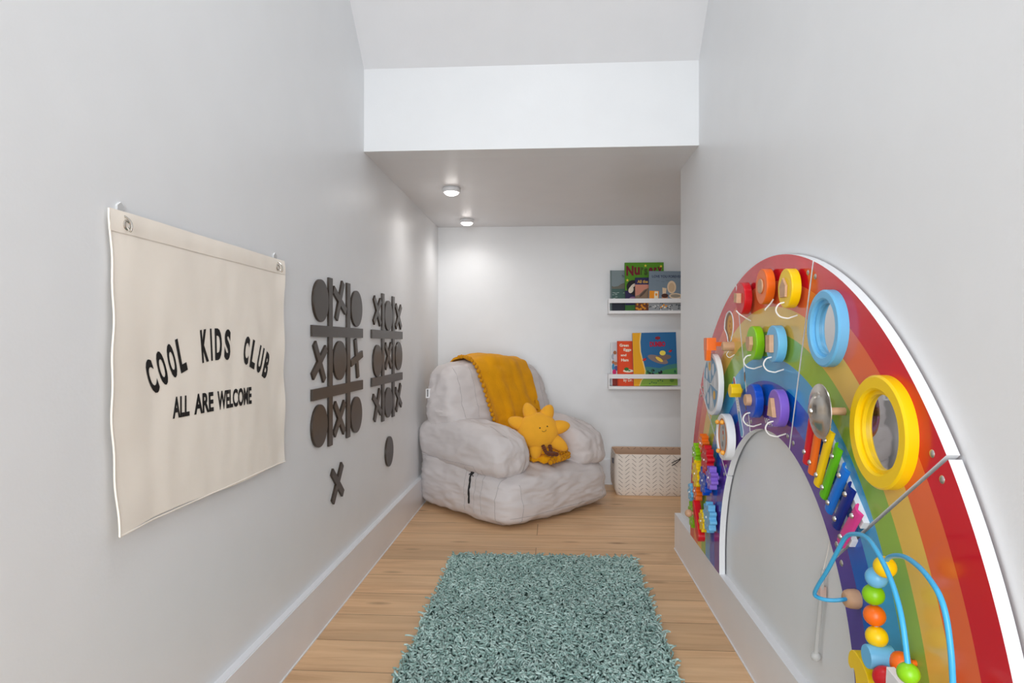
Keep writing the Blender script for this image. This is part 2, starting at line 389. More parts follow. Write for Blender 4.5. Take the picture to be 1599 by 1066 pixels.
def disc(y, z, label, group, r=0.0618):
    global disc0
    y, z = ky(y), kz(z)
    if disc0 is None:
        disc0 = obj('nought_piece', G().prism(circle(y, z, r, 56), XL + 0.0072, XL + 0.0004, 'x', bevel=0.0012, smooth=True), DARK); o = disc0
    else:
        o = disc0.copy(); COL.objects.link(o); o.location = (disc0.location.x, y, z)
    tag(o, label, 'game piece', group)
def cross(y, z, rot, label, group):
    global cross0
    y, z = ky(y), kz(z)
    if cross0 is None:
        pts = []; L, h = 0.0675, 0.0118
        for k in range(4):
            a = PI / 2 * k
            for (p, q) in ((L, -h), (L, h), (h, h)):
                pts.append((y + p * math.cos(a) - q * math.sin(a), z + p * math.sin(a) + q * math.cos(a)))
        g = G(); g.prism(pts, XL + 0.0072, XL + 0.0004, 'x')
        cross0 = obj('cross_piece', g, DARK); o = cross0
    else:
        o = cross0.copy(); COL.objects.link(o); o.location = (cross0.location.x, y, z)
    o.rotation_euler = (math.radians(rot), 0, 0)
    tag(o, label, 'game piece', group)
A, B = 'grid nearer the banner', 'grid nearer the corner'
GA, GB = 'pieces on the first grid', 'pieces on the second grid'
disc(1.7905, 0.942, f'dark round nought in the top left cell of the {A}', GA)
cross(1.9545, 0.953, 62, f'dark cross tilted in the top middle cell of the {A}', GA)
disc(2.126, 0.937, f'dark round nought in the top right cell of the {A}', GA)
cross(1.781, 0.767, 36, f'dark cross in the left middle cell of the {A}', GA)
disc(1.955, 0.767, f'dark round nought in the centre cell of the {A}', GA)
cross(2.128, 0.769, 13, f'dark cross turned almost upright like a plus, {A}', GA)
disc(1.781, 0.586, f'dark round nought in the bottom left cell of the {A}', GA)
cross(1.953, 0.588, 43, f'dark cross in the bottom middle cell of the {A}', GA)
disc(2.124, 0.580, f'dark round nought in the bottom right cell of the {A}', GA)
cross(2.386, 0.942, 42, f'dark cross in the top left cell of the {B}', GB)
disc(2.550, 0.932, f'dark round nought in the top middle cell of the {B}', GB)
cross(2.722, 0.935, 45, f'dark cross in the top right cell of the {B}', GB)
disc(2.388, 0.754, f'dark round nought in the left middle cell of the {B}', GB)
cross(2.550, 0.770, 46, f'dark cross in the centre cell of the {B}', GB)
disc(2.723, 0.766, f'dark round nought in the right middle cell of the {B}', GB)
cross(2.384, 0.588, 57, f'dark cross tilted in the bottom left cell of the {B}', GB)
disc(2.550, 0.582, f'dark round nought in the bottom middle cell of the {B}', GB)
cross(2.722, 0.588, 54, f'dark cross in the bottom right cell of the {B}', GB)
cross(1.935, 0.391, 49, 'spare black cross alone on the wall below the first grid', 'spare pieces below the grids')
disc(2.565, 0.382, 'spare black oval-looking nought alone on the wall above the baseboard', 'spare pieces below the grids')

# ------------------------------------------------------------------ rainbow activity board on the right wall (five panels)
CY, CZ, RI, RO = 1.490, 0.198, 0.424, 0.817
XF, XK = 0.492, 0.5085                    # front and back of the boards
BAND = [mat('band_purple', (90, 58, 158), 0.16, 0.5), mat('band_blue', (0, 94, 200), 0.16, 0.5), mat('band_sky', (66, 168, 220), 0.16, 0.5),
        mat('band_green', (148, 190, 80), 0.16, 0.5), mat('band_ochre', (236, 194, 90), 0.16, 0.5), mat('band_orange', (236, 106, 56), 0.16, 0.5),
        mat('band_red', (214, 14, 36), 0.16, 0.5)]
BW = (RO - RI) / 7
def PL(name, rgb): return mat(name, rgb, 0.34, 0.5)
RED, ORANGE, YELLOW, GREEN = PL('toy_red', (214, 14, 30)), PL('toy_orange', (246, 112, 16)), PL('toy_yellow', (252, 208, 0)), PL('toy_green', (140, 206, 10))
SKY, BLUE, PURPLE, PINK, NAVY = PL('toy_sky', (112, 188, 232)), PL('toy_blue', (8, 78, 196)), PL('toy_purple', (136, 100, 206)), PL('toy_pink', (224, 62, 144)), PL('toy_navy', (6, 34, 128))
BARB = PL('toy_midblue', (20, 116, 216)); LEAF = PL('toy_leaf', (96, 188, 12)); AMBER = PL('toy_amber', (250, 176, 70))
def pol(r, a): a = math.radians(a); return (CY + r * math.cos(a), CZ + r * math.sin(a))
def panel(k, label):
    a0, a1 = 36 * k, 36 * (k + 1); gap = 0.0031
    t = thing('rainbow_panel', label, 'activity panel', (XK,) + pol((RI + RO) / 2, (a0 + a1) / 2), group='five curved rainbow activity panels on the right wall')
    g = G(); n = 28
    def ang(r, i):
        e = math.degrees(math.asin(gap / r)); lo = a0 + (e if k > 0 else 0); hi = a1 - (e if k < 4 else 0)
        return lo + (hi - lo) * i / n
    rs = [RI + BW * b for b in range(8)]
    for b in range(7):
        vs = [(XF,) + pol(rs[b + q], ang(rs[b + q], i)) for i in range(n + 1) for q in (0, 1)]
        g.add(vs, [(2 * i, 2 * i + 2, 2 * i + 3, 2 * i + 1) for i in range(n)], b)
        if k in (0, 4):
            s = 1 if k == 0 else -1
            y0, y1 = CY + s * rs[b], CY + s * rs[b + 1]
            g.add([(XF, y0, BH), (XF, y1, BH), (XF, y1, CZ), (XF, y0, CZ)], [(0, 1, 2, 3)], b)
    loop = [pol(RI, ang(RI, i)) for i in range(n + 1)]
    outer = [pol(RO, ang(RO, i)) for i in range(n, -1, -1)]
    if k == 0: loop = [(CY + RI, BH)] + loop; outer = outer + [(CY + RO, BH)]
    if k == 4: loop = loop + [(CY - RI, BH)]; outer = [(CY - RO, BH)] + outer
    lp = loop + outer; m = len(lp)
    g.add([(XF,) + p for p in lp] + [(XK,) + p for p in lp], [(i, (i + 1) % m, m + (i + 1) % m, m + i) for i in range(m)], 7)
    obj('board', g, BAND + [WHITE], t)
    for a in (a0, a1):
        if a in (0, 180): continue
        off = 1 if a == a0 else -1
        for r, d in ((RI + 0.022, 0.016), (RO - 0.026, 0.018)):
            y, z = pol(r, a + off * math.degrees(d / r))
            g = G().lathe((XF, y, z), [(0, -0.0022), (0.003, -0.002), (0.0052, -0.0006), (0.0055, 0.0), (0.0, 0.02)], 'x', 16)
            obj('screw', g, SCREW, t)
    return t
p1 = panel(0, 'rainbow panel with meshing toy gears, farthest and lowest on the right wall')
p2 = panel(1, 'rainbow panel with weather spinner, maze disc and thermometer, second from the far end')
p3 = panel(2, 'top rainbow panel with seven coloured shape discs on strings')
p4 = panel(3, 'rainbow panel with two round mirrors, xylophone bars and steel cymbal')
p5 = panel(4, 'rainbow panel with wire bead maze, lowest and nearest the camera')

# --- panel 3: shape discs
def regular(y, z, r, n, rot=0, sy=1.0, sz=1.0): return [(y + sy * r * math.cos(2 * PI * i / n + rot), z + sz * r * math.sin(2 * PI * i / n + rot)) for i in range(n)]
discs = [(1.600, 0.930, RED, 'red', 'square'), (1.442, 0.945, ORANGE, 'orange', 'round'), (1.299, 0.929, YELLOW, 'yellow', 'pentagon'),
         (1.512, 0.821, GREEN, 'lime green', 'shield'), (1.373, 0.819, SKY, 'sky blue', 'rectangle'),
         (1.517, 0.687, BLUE, 'dark blue', 'knob'), (1.361, 0.686, PURPLE, 'purple', 'triangle')]
for y, z, m_, cn, sh in discs:
    y *= 1.013; z = 0.82 + (z - 0.82) * 1.013; r = 0.0394
    d = obj('shape_disc', G().prism(circle(y, z, r, 56), 0.467, 0.4850, 'x', bevel=0.0022, smooth=True), m_, p3, label=f'{cn} wooden disc with a {sh} block')
    obj('spacer', G().prism(circle(y, z, 0.012, 24), 0.4850, XF, 'x'), WOOD, d)
    if sh == 'square': pl = [(y - 0.011, z - 0.012), (y + 0.013, z - 0.009), (y + 0.011, z + 0.014), (y - 0.013, z + 0.012)]; x0 = 0.4550
    elif sh == 'round': pl = circle(y, z + 0.001, 0.0165, 32); x0 = 0.4635
    elif sh == 'pentagon': pl = [(y - 0.014, z - 0.018), (y + 0.014, z - 0.018), (y + 0.017, z + 0.004), (y, z + 0.021), (y - 0.017, z + 0.004)]; x0 = 0.4620
    elif sh == 'shield': pl = [(y - 0.014, z + 0.015), (y + 0.014, z + 0.015), (y + 0.016, z - 0.004), (y + 0.004, z - 0.019), (y - 0.004, z - 0.019), (y - 0.016, z - 0.004)]; x0 = 0.4585
    elif sh == 'rectangle': pl = [(y - 0.013, z - 0.018), (y + 0.013, z - 0.018), (y + 0.013, z + 0.019), (y - 0.013, z + 0.019)]; x0 = 0.4575
    elif sh == 'knob': pl = circle(y, z + 0.002, 0.0135, 28); x0 = 0.4540
    else: pl = [(y - 0.017, z - 0.018), (y + 0.018, z - 0.018), (y + 0.004, z + 0.021), (y - 0.004, z + 0.021)]; x0 = 0.4585
    obj('wooden_shape', G().prism(pl, x0, 0.4665, 'x', bevel=0.0015), WOOD, d, label=f'natural wood {sh} block')
    s = -1 if cn == 'orange' else 1
    if cn == 'orange': pts = [(0.4840, y - 0.030, z - 0.030), (0.4780, y - 0.028, z - 0.040), (0.4700, y - 0.024, z - 0.050), (0.4680, y - 0.023, z - 0.054)]
    elif cn == 'red': pts = [(0.4580, y, z - 0.030), (0.4640, y - 0.004, z - 0.038), (0.4780, y - 0.006, z - 0.048), (XF, y - 0.006, z - 0.056)]
    else: pts = [(0.4665, y, z - 0.028), (0.4560, y + 0.002, z - 0.032), (0.4510, y + 0.003, z - 0.044), (0.4580, y + 0.002, z - 0.056), (0.4720, y, z - 0.060), (0.480, y, z - 0.058), (XF, y, z - 0.054)]
    obj('string', G().tube(smooth_path(pts, 6), 0.0016, 8), STRING, d)
g = G(); text_into(g, 'VIGA', lambda a, b: (XF - 0.0004, 1.513 - a, 0.636 + b), 0.052, 0.013, 0.02)
obj('lettering', g, WHITE, p3, label='small white maker lettering')

# --- panel 4: mirrors, xylophone, cymbal
def mirror(y, z, ro, ri, m_, x0, label):
    f = G().ring((y, z), ro, ri, x0, XF, 'x', 80, bev=0.003)
    f.ring((y, z), ri + 0.001, ri - 0.006, x0 + 0.008, XF, 'x', 80, bev=0.0006)
    fr = obj('mirror_frame', f, m_, p4, label=label)
    obj('mirror_glass', G().prism(circle(y, z, ri - 0.001, 64), XF - 0.0035, XF - 0.0005, 'x'), MIRROR, fr)
mirror(1.159, 0.8465, 0.0680, 0.0505, SKY, 0.475, 'sky blue round mirror frame')
mirror(0.973, 0.690, 0.0835, 0.0615, YELLOW, 0.475, 'yellow round mirror frame')
bars = [((1.193, 0.718), (1.235, 0.596), RED, 'red'), ((1.166, 0.698), (1.210, 0.582), ORANGE, 'orange'), ((1.126, 0.672), (1.184, 0.567), YELLOW, 'yellow'),
        ((1.097, 0.648), (1.159, 0.552), LEAF, 'green'), ((1.070, 0.619), (1.137, 0.533), BARB, 'blue'), ((1.050, 0.592), (1.109, 0.514), NAVY, 'navy'),
        ((1.026, 0.562), (1.089, 0.492), PINK, 'pink')]
def rect(a, b, hw, ext=0.0):
    a = Vector(a); b = Vector(b); d = (b - a).normalized(); n = Vector((-d.y, d.x)) * hw
    a = a - d * ext; b = b + d * ext
    return [tuple(a + n), tuple(a - n), tuple(b - n), tuple(b + n)]
for fr in (0.20, 0.80):
    st = [Vector(a).lerp(Vector(b), fr) for a, b, _, _ in bars]
    g = G(); pa = st[0] + (st[0] - st[2]) * 0.15; pb = st[-1] + (st[-1] - st[-3]) * 0.22
    g.prism(rect(pa, pb, 0.008), 0.4825, XF, 'x', bevel=0.001)
    obj('xylophone_rail', g, WHITE, p4)
for a, b, m_, cn in bars:
    A_, B_ = Vector(a), Vector(b); d = (B_ - A_).normalized(); nrm = Vector((-d.y, d.x)); hw = 0.0118
    g = G(); n = 10; prof = []
    for i in range(n + 1):
        t = -1 + 2 * i / n; prof.append((hw * t, 0.4795 - 0.0075 * (1 - t * t) ** 0.5 if abs(t) < 1 else 0.4795))
    ring = prof + [(hw * 0.86, 0.4810), (0.0, 0.4755), (-hw * 0.86, 0.4810)]
    vs = [(x, *(P_ + nrm * s)) for P_ in (A_, B_) for s, x in ring]; m = len(ring)
    g.add(vs, [(i, (i + 1) % m, m + (i + 1) % m, m + i) for i in range(m)] + [tuple(range(m - 1, -1, -1)), tuple(range(m, 2 * m))], 0)
    br = obj('xylophone_bar', g, m_, p4, label=f'{cn} metal xylophone bar')
    for fr in (0.18, 0.82):
        q = A_.lerp(B_, fr)
        obj('screw', G().lathe((0.4715, q.x, q.y), [(0, -0.0035), (0.003, -0.0032), (0.0048, -0.001), (0.005, 0.0), (0.002, 0.001), (0.002, 0.012)], 'x', 14), SCREW, br)
cb = obj('cymbal', G().lathe((0.449, 1.108, 0.706), [(0.0, -0.0125), (0.012, -0.0118), (0.022, -0.009), (0.029, -0.004), (0.033, -0.001), (0.046, 0.0012), (0.0465, 0.0022), (0.033, 0.0005), (0.028, -0.0025), (0.0, -0.009)], 'x', 48), STEEL, p4, label='domed steel cymbal')
obj('post', G().lathe((0.449, 1.108, 0.706), [(0, -0.008), (0.0065, -0.008), (0.0065, 0.043), (0, 0.043)], 'x', 20), WOOD, cb)
obj('screw', G().lathe((0.4365, 1.108, 0.706), [(0, -0.004), (0.0035, -0.0035), (0.0055, -0.0005), (0.0055, 0.0008), (0, 0.002)], 'x', 14), SCREW, cb)

# --- panel 2: spinner, cut-out window, peg, thermometer, ball maze
WSEG = [mat('spinner_blue', (96, 150, 186), 0.35, 0.4), mat('spinner_grey', (196, 204, 210), 0.35, 0.4), mat('spinner_sun', (226, 176, 70), 0.4, 0.4), mat('spinner_cloud', (222, 226, 232), 0.4, 0.4)]
wy_, wz_ = 1.895, 0.702
wd = obj('weather_spinner', G().prism(circle(wy_, wz_, 0.090, 72), 0.4625, 0.4770, 'x', bevel=0.001, smooth=True).prism(circle(wy_, wz_, 0.012, 20), 0.477, XF, 'x'), WHITE, p2, label='round white weather spinner')
g = G()
for i in range(8):
    a0, a1 = 2 * PI * i / 8 + 0.2, 2 * PI * (i + 1) / 8 + 0.2
    vs = [(0.46205, wy_, wz_)] + [(0.46205, wy_ + 0.0795 * math.cos(a0 + (a1 - a0) * j / 10), wz_ + 0.0795 * math.sin(a0 + (a1 - a0) * j / 10)) for j in range(11)]
    g.add(vs, [tuple(range(12))], i % 2)
    am = (a0 + a1) / 2; q = (wy_ + 0.052 * math.cos(am), wz_ + 0.052 * math.sin(am))
    if i in (1, 4): g.add([(0.4618,) + p for p in circle(*q, 0.013, 20)], [tuple(range(20))], 2)
    else: g.add([(0.4618,) + p for p in circle(*q, 0.012, 20, 0.018)], [tuple(range(20))], 3)
obj('weather_print', g, WSEG, wd)
obj('pivot_screw', G().ball((0.4618, wy_, wz_), 0.003, 12), SCREW, wd)
g = G().prism([(1.868, 0.836), (1.905, 0.836), (1.905, 0.800), (1.868, 0.800)], 0.4445, 0.4715, 'x', bevel=0.003)
g.prism([(1.868, 0.802), (1.902, 0.802), (1.894, 0.770), (1.876, 0.770)], 0.4445, 0.4575, 'x', bevel=0.003)
g.prism([(1.884, 0.824), (1.893, 0.824), (1.893, 0.812), (1.884, 0.812)], 0.4715, XF, 'x')
obj('pointer_latch', g, ORANGE, p2, label='orange pointer above the spinner')
cut = [(1.810 + (p[0] - 1.810) * 1.35, p[1]) for p in [(1.842, 0.862), (1.838, 0.885), (1.824, 0.902), (1.806, 0.908), (1.790, 0.902), (1.779, 0.886), (1.777, 0.862), (1.784, 0.842), (1.790, 0.838), (1.792, 0.830), (1.808, 0.820), (1.814, 0.824), (1.822, 0.842)]]
cc = (sum(p[0] for p in cut) / 13, sum(p[1] for p in cut) / 13)
g = G(); cs = [tuple(v[:2]) for v in smooth_path([(p[0], p[1], 0) for p in cut + cut[:1]], 4)][:-1]
g.tube([(XF - 0.0005, p[0], p[1]) for p in cs], 0.0022, 6, closed=True)
wn = obj('window_outline', g, WHITE, p2, label='white outlined cut-out window')
g = G(); inner = [(cc[0] + (p[0] - cc[0]) * 0.92, cc[1] + (p[1] - cc[1]) * 0.94) for p in cs]
g.add([(XF - 0.0006,) + p for p in inner], [tuple(range(len(inner)))], 0)
in2 = [(cc[0] - 0.008 + (p[0] - cc[0]) * 0.62, cc[1] - 0.002 + (p[1] - cc[1]) * 0.84) for p in cs]
g.add([(XF - 0.0009,) + p for p in in2], [tuple(range(len(in2)))], 1)
for q in ((1.795, 0.880), (1.800, 0.868), (1.790, 0.858), (1.798, 0.848)):
    g.add([(XF - 0.0012,) + p for p in circle(q[0], q[1], 0.004, 12)], [tuple(range(12))], 2)
obj('window_picture', g, [mat('cutout_brown', (150, 112, 80), 0.5), mat('cutout_ochre', (222, 160, 64), 0.5), mat('cutout_red', (190, 84, 60), 0.5)], wn)
pg = obj('wooden_peg', G().lathe((XF, 1.768, 0.812), [(0, -0.0300), (0.011, -0.0300), (0.0125, -0.0285), (0.0125, 0)], 'x', 28), WOOD, p2)
obj('peg_string', G().tube(smooth_path([(0.480, 1.768, 0.800), (0.474, 1.768, 0.790), (0.480, 1.764, 0.782), (XF, 1.758, 0.790)], 5), 0.0011, 6), STRING, p2)
# thermometer printed as a raised strip
a = Vector((1.758, 0.722)); b = Vector((1.687, 0.590))
def cap(a, b, w0, w1):
    d = (b - a).normalized(); n = Vector((-d.y, d.x)); P = []
    for i in range(13):
        t = PI * i / 12; P.append(a + n * w0 * math.cos(t) - d * w0 * math.sin(t))
    for i in range(13):
        t = PI * i / 12; P.append(b - n * w1 * math.cos(t) + d * w1 * math.sin(t))
    return [tuple(p) for p in P]
th = obj('thermometer', G().prism(cap(a, b, 0.0095, 0.0130), XF - 0.0012, XF, 'x'), WHITE, p2, label='white printed thermometer')
g = G().prism(cap(a.lerp(b, 0.66), b, 0.0075, 0.0105), XF - 0.0018, XF - 0.0012, 'x', 0); g.prism(cap(a, a.lerp(b, 0.14), 0.006, 0.006), XF - 0.0018, XF - 0.0012, 'x', 1)
for i in range(9):
    q = a.lerp(b, 0.2 + i * 0.05); g.box(XF - 0.0016, XF - 0.0012, q.x - 0.004, q.x + 0.004, q.y - 0.0006, q.y + 0.0006, 2)
obj('thermometer_scale', g, [mat('thermo_blue', (92, 154, 196), 0.4), mat('thermo_red', (180, 60, 66), 0.4), mat('thermo_grey', (150, 150, 156), 0.5)], th)
obj('yellow_knob', G().prism(regular(1.690, 0.698, 0.0185, 8, 0.3), 0.4610, 0.4860, 'x', bevel=0.002).prism(circle(1.690, 0.698, 0.006, 16), 0.486, XF, 'x'), YELLOW, p2, label='yellow octagonal slider knob')
g = G(); DECO = mat('printed_brown', (128, 96, 66), 0.5)
for y, z, r, s in ((1.665, 0.735, 0.006, 2.2), (1.655, 0.665, 0.004, 3.4), (1.715, 0.655, 0.006, 2.0), (1.700, 0.625, 0.005, 2.0), (1.640, 0.700, 0.003, 5.0)):
    g.add([(XF - 0.0005,) + p for p in circle(y, z, r, 14, r * s)], [tuple(range(14))], 0)
obj('printed_children', g, DECO, p2, label='small brown printed figures')
my, mz = 1.775, 0.566
mz_ = obj('ball_maze', G().ring((my, mz), 0.0625, 0.0500, 0.4625, 0.4830, 'x', 64, bev=0.002).prism(circle(my, mz, 0.050, 48), 0.4665, 0.4830, 'x').prism(circle(my, mz, 0.012, 20), 0.483, XF, 'x'), WHITE, p2, label='round white ball maze disc')
g = G(); g.add([(0.4660,) + p for p in circle(my, mz, 0.0495, 48)], [tuple(range(48))], 0)
g.add([(0.4656,) + p for p in circle(my, mz, 0.031, 40, 0.042)], [tuple(range(40))], 1)
for q, r, i in (((my - 0.004, mz + 0.012), 0.006, 2), ((my - 0.008, mz - 0.002), 0.006, 3), ((my + 0.002, mz - 0.020), 0.008, 4), ((my - 0.004, mz + 0.026), 0.005, 4)):
    g.add([(0.4652,) + p for p in circle(*q, r, 14)], [tuple(range(14))], i)
obj('maze_picture', g, [mat('maze_orange', (226, 128, 56), 0.4), mat('maze_grey', (176, 180, 184), 0.3), mat('maze_red', (196, 88, 66), 0.5), mat('maze_sand', (220, 176, 116), 0.5), mat('maze_slate', (128, 134, 138), 0.5)], mz_)
for dy, dz in ((0.034, 0.036), (-0.014, 0.041), (0.024, -0.042), (-0.020, -0.040)):
    obj('maze_ball', G().ball((0.4600, my + dy, mz + dz), 0.0065, 14), AMBER, mz_)

# --- panel 1: gears
def gear_poly(y, z, r, n, rot):
    P = []
    for i in range(n * 10):
        t = 2 * PI * i / (n * 10); s = math.sin(n * t)
        P.append((y + (r - 0.0055 + 0.0055 * max(-1, min(1, 1.25 * s))) * math.cos(t + rot), z + (r - 0.0055 + 0.0055 * max(-1, min(1, 1.25 * s))) * math.sin(t + rot)))
    return P
DOT = mat('gear_print', (236, 232, 226), 0.5)
gears = [(2.037, 0.508, 0.030, 7, ORANGE, 'orange', 0.1), (1.975, 0.467, 0.045, 9, RED, 'red', 0.0), (2.130, 0.462, 0.032, 7, GREEN, 'lime green', 0.2),
         (2.104, 0.399, 0.044, 9, YELLOW, 'yellow', 0.5), (2.014, 0.396, 0.045, 9, BLUE, 'dark blue', 0.2), (1.922, 0.424, 0.036, 8, PURPLE, 'purple', 0.1),
         (2.120, 0.340, 0.032, 7, ORANGE, 'lower orange', 0.4), (2.182, 0.322, 0.030, 7, SKY, 'small sky blue', 0.6), (2.178, 0.249, 0.045, 9, GREEN, 'lower lime green', 0.1),
         (2.018, 0.270, 0.034, 8, YELLOW, 'lower yellow', 0.3), (1.962, 0.297, 0.046, 10, SKY, 'large sky blue', 0.0)]
for i, (y, z, r, n, m_, cn, rot) in enumerate(gears):
    lift = 0.000 if i % 2 else 0.0035
    x0 = 0.4625 + lift; g = G(); P = gear_poly(y, z, r, n, rot)
    g.prism(P, x0, x0 + 0.0205, 'x', 0); g.prism(circle(y, z, 0.007, 16), x0 + 0.0205, XF, 'x', 0)
    q = obj('gear', g, m_, p1, label=f'{cn} toy gear')
    g = G()
    for k in range(6):
        a = 2 * PI * k / 6 + rot; c_ = (y + r * 0.55 * math.cos(a), z + r * 0.55 * math.sin(a))
        g.add([(x0 - 0.0004,) + p for p in circle(*c_, 0.0034, 10)], [tuple(range(10))], 0)
    g.ball((x0, y, z), 0.0035, 10)
    obj('dot_print', g, DOT, q)
g = G().prism(cap(Vector((2.110, 0.300)), Vector((2.050, 0.215)), 0.013, 0.018), 0.4590, 0.4790, 'x', bevel=0.002).prism(circle(2.090, 0.262, 0.006, 14), 0.479, XF, 'x')
ca = obj('crank_arm', g, RED, p1, label='red crank arm')
obj('wooden_ball', G().ball((0.4460, 2.115, 0.268), 0.0125, 20).lathe((0.459, 2.115, 0.268), [(0.005, -0.006), (0.005, 0.004)], 'x', 12), WOOD, ca)

# --- panel 5: wire bead maze
WIRE = mat('wire_blue', (66, 176, 226), 0.3, 0.5)
w1 = smooth_path([(0.474, 1.058, 0.411), (0.462, 1.048, 0.413), (0.448, 1.052, 0.410), (0.435, 1.059, 0.409), (0.428, 1.071, 0.411), (0.425, 1.052, 0.432), (0.425, 1.016, 0.470), (0.425, 0.981, 0.511), (0.425, 0.954, 0.540),
                  (0.423, 0.922, 0.554), (0.42, 0.884, 0.561), (0.415, 0.849, 0.557), (0.41, 0.809, 0.541), (0.405, 0.779, 0.522), (0.402, 0.76, 0.498), (0.400, 0.745, 0.456)], 6)
obj('maze_wire', G().tube(w1, 0.0032, 10), WIRE, p5, label='blue wire arching from the wooden knob')
w2 = smooth_path([(0.452, 0.915, 0.395), (0.452, 0.926, 0.440), (0.452, 0.930, 0.465), (0.452, 0.923, 0.492), (0.450, 0.896, 0.518), (0.448, 0.884, 0.533), (0.445, 0.859, 0.545), (0.44, 0.824, 0.554), (0.435, 0.787, 0.555),
                  (0.432, 0.76, 0.550), (0.43, 0.738, 0.540), (0.43, 0.726, 0.520), (0.43, 0.718, 0.486), (0.43, 0.715, 0.456), (0.43, 0.713, 0.427), (0.440, 0.712, 0.39), (0.465, 0.712, 0.37), (XF, 0.712, 0.365)], 6)
w2o = obj('maze_wire', G().tube(w2, 0.0032, 10), WIRE, p5, label='blue wire carrying the stack of beads')
for x, y, z, m_, cn, rx in ((0.450, 0.895, 0.518, AMBER, 'amber', 0), (0.452, 0.922, 0.494, SKY, 'sky blue', 0), (0.452, 0.930, 0.467, GREEN, 'lime green', 0), (0.452, 0.927, 0.439, ORANGE, 'orange', 0), (0.452, 0.921, 0.412, YELLOW, 'yellow', 0)):
    obj('bead', G().ball((x, y, z), 0.0146, 24, sc=(1, 1, 0.98)), YELLOW if cn == 'amber' else m_, w2o, label=f'{cn} bead')
obj('wooden_knob', G().lathe((XF, 1.060, 0.410), [(0, -0.0235), (0.009, -0.023), (0.0130, -0.020), (0.0150, -0.014), (0.0155, -0.004), (0.014, 0.0)], 'x', 28), WOOD, p5, label='round natural wood knob')
g = G(); y, z = 0.915, 0.387
g.lathe((0.452, y, z), [(0, -0.017), (0.015, -0.017), (0.016, -0.015), (0.016, 0.015), (0.015, 0.017), (0, 0.017)], 'x', 28)
obj('bead', g, SKY, w2o, label='sky blue drum bead')
obj('bead', G().ball((0.472, 0.898, 0.388), 0.0145, 20).lathe((0.472, 0.898, 0.388), [(0.004, 0), (0.004, 0.02)], 'x', 10), ORANGE, p5, label='orange bead against the board')
obj('bead', G().ball((0.448, 0.892, 0.370), 0.0150, 20), RED, w2o, label='red bead')
GP = [(0.968, 0.388), (0.990, 0.392), (1.004, 0.384), (1.008, 0.368), (1.000, 0.362), (0.990, 0.366), (0.984, 0.352), (0.980, 0.325), (0.975, 0.300), (0.880, 0.300), (0.872, 0.330), (0.880, 0.350), (0.912, 0.355), (0.938, 0.358), (0.950, 0.376)]
g = G().prism([tuple(v[:2]) for v in smooth_path([(p[0] - 0.018, p[1] - 0.024, 0) for p in GP + GP[:1]], 4)][:-1], 0.444, 0.476, 'x', bevel=0.002)
g.prism(circle(0.92, 0.325, 0.008, 14), 0.476, XF, 'x')
obj('toy_animal', g, YELLOW, p5, label='yellow wooden animal shape')
g = G().prism([(0.760, 0.300), (0.775, 0.400), (0.840, 0.410), (0.850, 0.300)], 0.424, 0.434, 'x', bevel=0.001)
g.prism(circle(0.80, 0.330, 0.008, 14), 0.434, XF, 'x')
obj('white_plate', g, WHITE, p5)
obj('bead', G().ball((0.400, 0.745, 0.450), 0.0120, 24, sc=(1, 1, 0.95)).tube([(0.400, 0.745, 0.44), (0.400, 0.745, 0.395), (0.43, 0.765, 0.385)], 0.004, 8), GREEN, p5, label='lime green bead where the wire ends')

# mallet on its cord against the wall inside the arch
MG = mat('mallet_grey', (200, 200, 198), 0.5, 0.4)
t = thing('xylophone_mallet', 'pale grey mallet hanging on a thin cord inside the rainbow arch', 'mallet', (XR, 1.235, 0.21))
obj('stick', G().tube([(0.503, 1.219, 0.402), (0.502, 1.250, 0.232)], 0.0042, 12), MG, t)
obj('ball_head', G().ball((0.502, 1.252, 0.225), 0.0092, 20), MG, t)
obj('cord', G().tube(smooth_path([(0.500, 1.178, 0.540), (0.509, 1.199, 0.500), (0.510, 1.212, 0.450), (0.503, 1.219, 0.402)], 6), 0.0010, 6), STRING, t)
obj('clip', G().box(0.4985, 0.5095, 1.222, 1.236, 0.345, 0.368), mat('clip_pink', (214, 186, 176), 0.4, 0.4), t)

